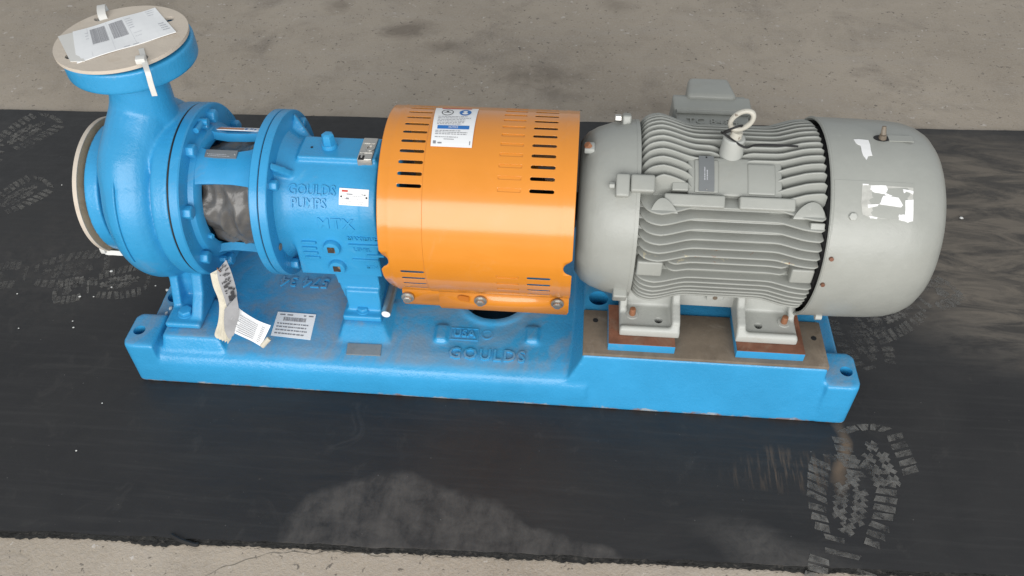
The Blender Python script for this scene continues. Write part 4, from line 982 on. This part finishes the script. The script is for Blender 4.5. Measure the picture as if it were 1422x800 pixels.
# rating plate
npx, npt = oncyl(981.5, 239.5, .1455)
mp = cylmap(npx, npt, .1440); mb = sheet(MB(), mp, -.0112, .0112, -.0295, .0290, 2, 10, .0016, .002); npo = mb.build('rating_plate', DARKGREY, mo)
pr_ = MB(); f2 = lambda u, v, h=0: mp(-v, u, h); textlines(pr_, f2, -.012, .011, (-.0015, .0022), .0016, .0019, .85, 1); pr_.build('print', FAINTINK, npo)
for v in (-.027, .026):
    mb = MB(); rod(mb, mp(0, v, .001), mp(0, v, .0024), .0012, seg=8); mb.build('rivet', BLACK if v > 0 else STEEL, npo)
# eye bolt on its boss
EX, EY = .9165, -.020
mb = MB(); lathe(mb, [(ZA+.100, 1e-4), (ZA+.100, .0185), (ZA+.140, .0178), (ZA+.164, .0165), (ZA+.1665, .0145), (ZA+.1665, 1e-4)], 28, 'z', (EX, EY, 0), closed=False); mb.build('eye_boss', GREY2, mo, True, 35)
mb = MB(); rod(mb, (EX, EY, ZA+.158), (EX+.002, EY, ZA+.177), .0105, .0085, 20); p0 = Vector((EX+.005, EY, ZA+.1965)); a = R_(-14); ux = Vector((math.cos(a), math.sin(a), .12)).normalized(); uz = Vector((.34, 0, 1)).normalized(); vs = []; n1, n2 = 36, 12; nn = ux.cross(uz).normalized()
for i in range(n1):
    t = 2*math.pi*i/n1; rd_ = ux*math.cos(t)*.0145+uz*math.sin(t)*.0170; rn = rd_.normalized()
    for k in range(n2):
        s_ = 2*math.pi*k/n2; vs.append(p0+rd_+rn*.0041*math.cos(s_)+nn*.0041*math.sin(s_))
mb.add(vs, [(i*n2+k, i*n2+(k+1) % n2, ((i+1) % n1)*n2+(k+1) % n2, ((i+1) % n1)*n2+k) for i in range(n1) for k in range(n2)]); mb.build('eye_bolt', IVORY, mo, True)
# wire twisted through the eye
wt = MB(); c = p0+Vector((-.012, -.004, -.014)); loop = [c+Vector((.013*math.cos(t)*1.0, -.010*math.sin(t), .012*math.sin(t+.6))) for t in np.linspace(0, 2*math.pi*1.6, 16)]
tail = [Vector((EX+.012, EY-.02, ZA+.163)), Vector((EX+.03, EY-.012, ZA+.162)), Vector((EX+.06, EY-.006, ZA+.159)), Vector((EX+.095, EY-.004, ZA+.157))]
tube(wt, spline(loop+tail, 5), .0017, 7); tag(wt.build('tie_wire', BLACK, None, True), 'black tie wire looped through the lifting eye on top of the motor', 'wire')
# conduit box on the far side
jb = MB(); box(jb, .852, .986, .115, .235, ZA-.05, ZA+.062, (.004, .004)); box(jb, .846, .992, .195, .243, ZA-.07, ZA+.071, (.004, .003))
jbo = cast(jb, 'conduit_box', GREY, mo, .003, 5)
jl = MB(); box(jl, .850, .988, .246, .262, ZA-.07, ZA+.060, (.003, .002)); jl.build('conduit_lid', GREY, jbo, bevel=.004, seg=3)
jl = MB(); mb = jl.add([(.874, .232, ZA-.05), (.964, .232, ZA-.05), (.964, .228, ZA+.080), (.874, .228, ZA+.080), (.880, .300, ZA-.042), (.958, .300, ZA-.042), (.956, .298, ZA+.074), (.882, .298, ZA+.074)], [(0, 1, 2, 3), (4, 5, 6, 7), (0, 1, 5, 4), (1, 2, 6, 5), (2, 3, 7, 6), (3, 0, 4, 7)])
jl.build('lid_dome', GREY, jbo, bevel=.009, seg=4)
for z in (ZA+.0655, ):
    jl = MB(); tube(jl, [(.858, .150, z-.004), (.980, .150, z-.004)], .004, 8); tube(jl, [(.856, .195, z), (.982, .195, z)], .004, 8); jl.build('box_rib', GREY, jbo, True)
jt = MB(); fm = planar((.917, .170, ZA+.0625), (1, 0, 0), (0, 1, .1)); add_text(jt, 'TC 8484', .022, fm, 0, 0, .0016, .0002, 1.15); jt.build('raised_lettering', GREY, jbo)
# feet
for sy in (-1, 1):
    for x0, x1, xi in ((.768, .8675, .853), (.959, 1.0585, .9595)):
        ft = MB()
        ys = sorted((sy*.160, sy*.075)); box(ft, x0, x1, ys[0], ys[1], .1497, .1635)
        prism(ft, [(sy*.158, .155), (sy*.07, .155), (sy*.07, .215), (sy*.098, .215), (sy*.118, .19), (sy*.150, .178)], xi, xi+.0140)
        xo = x0 if xi > x0+.05 else x1-.012
        prism(ft, [(sy*.120, .155), (sy*.07, .155), (sy*.07, .215), (sy*.095, .215)], xo, xo+.012)
        prism(ft, [(sy*.158, .160), (sy*.150, .160), (sy*.150, .168), (sy*.156, .168)], x0+.002, x1-.002)
        ys = sorted((sy*.098, sy*.06)); box(ft, x0+.001, x1-.001, ys[0], ys[1], .155, .225)
        xb = x0+.0215 if sy*xi < 0 and xi > x0+.05 else x1-.0215
        xb = x0+.0215 if xi > x0+.05 else x1-.0185; xh = x1-.0345 if xi > x0+.05 else x0+.0385
        cut = [rod(MB(), (xh, sy*.133, .14), (xh, sy*.133, .2), .0068, seg=20)]
        cast(ft, 'foot', GREY2, mo, .0026, 4, cut)
        mb = MB(); rod(mb, (xh, sy*.133, .1502), (xh, sy*.133, .1512), .0066, seg=16); mb.build('spare_hole_floor', BLACK, mo)  # black disc painting the shade at the bottom of the hole
        mb = MB(); rod(mb, (xb, sy*.1236, .163), (xb, sy*.1236, .1655), .010, seg=20); mb.build('washer', GREY2, mo)
        mb = MB(); rod(mb, (xb, sy*.1236, .165), (xb, sy*.1236, .179), .0055, .0050, seg=14); mb.build('hold_down_bolt', COPPER, mo, bevel=.0008)
    sk = MB(); ys = sorted((sy*.090, sy*.06)); box(sk, .862, .965, ys[0], ys[1], .158, .215); sk.build('foot_skirt', GREY2, mo, bevel=.002)
mb = MB(); p = on(993, 412, 'y', -.096); box(mb, p.x-.014, p.x+.014, -.098, -.085, p.z-.008, p.z+.012); gl = mb.build('ground_lug', GREY2, mo, bevel=.002)
mb = MB(); rod(mb, (p.x, -.0975, p.z-.001), (p.x, -.0988, p.z-.001), .004, seg=14); mb.build('lug_hole', BROWNSTEEL, gl)
# fan cover details
RFc = .1618
def fcmap(px, py): return oncyl(px, py, RFc)
def cov_r(x): return float(np.interp(x, [p[0] for p in prof_[3:]], [p[1] for p in prof_[3:]]))
mb = sheet(MB(), lambda u, v, h=0: cyl(1.059+.113*u, 31.6+28.8*v, cov_r(1.059+.113*u)+h), 0, 1, 0, 1, 10, 14, .0005, .003); mb.build('cover_panel', GREY, mo, True, 40)
mb = MB(); vs = []
for i in range(96):
    for k in range(8): vs.append(cyl(1.0565+.0017*math.cos(k*math.pi/4), 360*i/96, .1618+.0017*math.sin(k*math.pi/4)))
mb.add(vs, [(i*8+k, i*8+(k+1) % 8, ((i+1) % 96)*8+(k+1) % 8, ((i+1) % 96)*8+k) for i in range(96) for k in range(8)]).build('rolled_rim', GREY, mo, True)
mb = MB(); x0, t0 = fcmap(1184, 301); n_ = cyl(0, t0, 1)-Vector((0, 0, ZA)); hexhead(mb, cyl(x0, t0, cov_r(x0)+.0005), (0, n_.y, n_.z), .0062, .004); mb.build('cover_bolt', GREY2, mo, bevel=.0006)
for px, py in ((1153, 359), (1141, 394)):
    mb = MB(); x0, t0 = fcmap(px, py); n_ = cyl(0, t0, 1)-Vector((0, 0, ZA)); rod(mb, cyl(x0+.001, t0, .160), cyl(x0+.001, t0, .166), .0032, seg=10); mb.build('cover_screw', RUST, mo)
mb = MB(); tube(mb, [(1.085, -.125, ZA-.105), (1.095, -.125, ZA-.105)], .006); mb.build('drain_stub', GREY2, mo)
def torn(pts_px, mat, h=.0004, name='sticker_remnant', parent=None):
    pts = []
    for i, (a, b) in enumerate(pts_px):
        c, d = pts_px[(i+1) % len(pts_px)]
        for k in range(3):
            t = k/3; pts.append((a+(c-a)*t+random.uniform(-.45, .45), b+(d-b)*t+random.uniform(-.45, .45)))
    uv = [fcmap(a, b) for a, b in pts]; rr = None
    mb = MB(); flatpoly(mb, uv, lambda u, v, hh=0: cyl(u, v, cov_r(u)+.0006+hh), -.0005, h); return mb.build(name, mat, parent or mo)
torn([(1185, 194), (1206, 195), (1211, 216), (1206, 217), (1203, 223), (1197, 213), (1195, 203), (1190, 200)], TORN)
Z = lambda l: [(1160+a/5, 160+b/5) for a, b in l]
torn(Z([(185, 480), (545, 500), (545, 735), (235, 712), (190, 690), (178, 610)]), GLUE, .00025, 'glue_residue')
for l in ([(245, 490), (350, 487), (362, 515), (350, 548), (272, 540), (240, 515)], [(330, 560), (440, 572), (470, 625), (455, 642), (305, 620)], [(188, 478), (232, 480), (228, 488), (190, 488)], [(222, 622), (300, 618), (285, 635), (228, 642)], [(485, 590), (545, 585), (540, 735), (505, 745), (440, 728), (440, 690), (485, 690)], [(235, 700), (290, 710), (285, 720), (240, 714)], [(345, 540), (395, 560), (385, 566), (340, 555)], [(470, 515), (545, 525), (540, 550), (500, 530), (475, 540)]):
    torn(Z(l), TORN, .0006)
# grease fitting in its slot
x0, t0 = fcmap(1226, 192); mp = cylmap(x0, t0, RFc-.0008)
mb = MB(); flatpoly(mb, [(.012*math.cos(t)-.002, .0075*math.sin(t)) for t in np.linspace(0, 2*math.pi, 25)[:-1]], mp, 0, .0013); mb.build('fitting_hole', BLACK, mo)
mb = MB(); sheet(mb, mp, .008, .044, -.0065, .0075, 6, 2, .0016, .0015); me = mb.mesh('slot_tongue'); link('slot_tongue', me, GREY, mo, True)
mb = MB(); p = mp(-.001, -.001, .0); n_ = Vector((-.1, .0, 1)); rod(mb, p, p+n_*.008, .006, .005, 10); rod(mb, p+n_*.008, p+n_*.020+Vector((0, .004, 0)), .0042, .003, 10); mb.build('grease_fitting', BROWNSTEEL, mo, True)
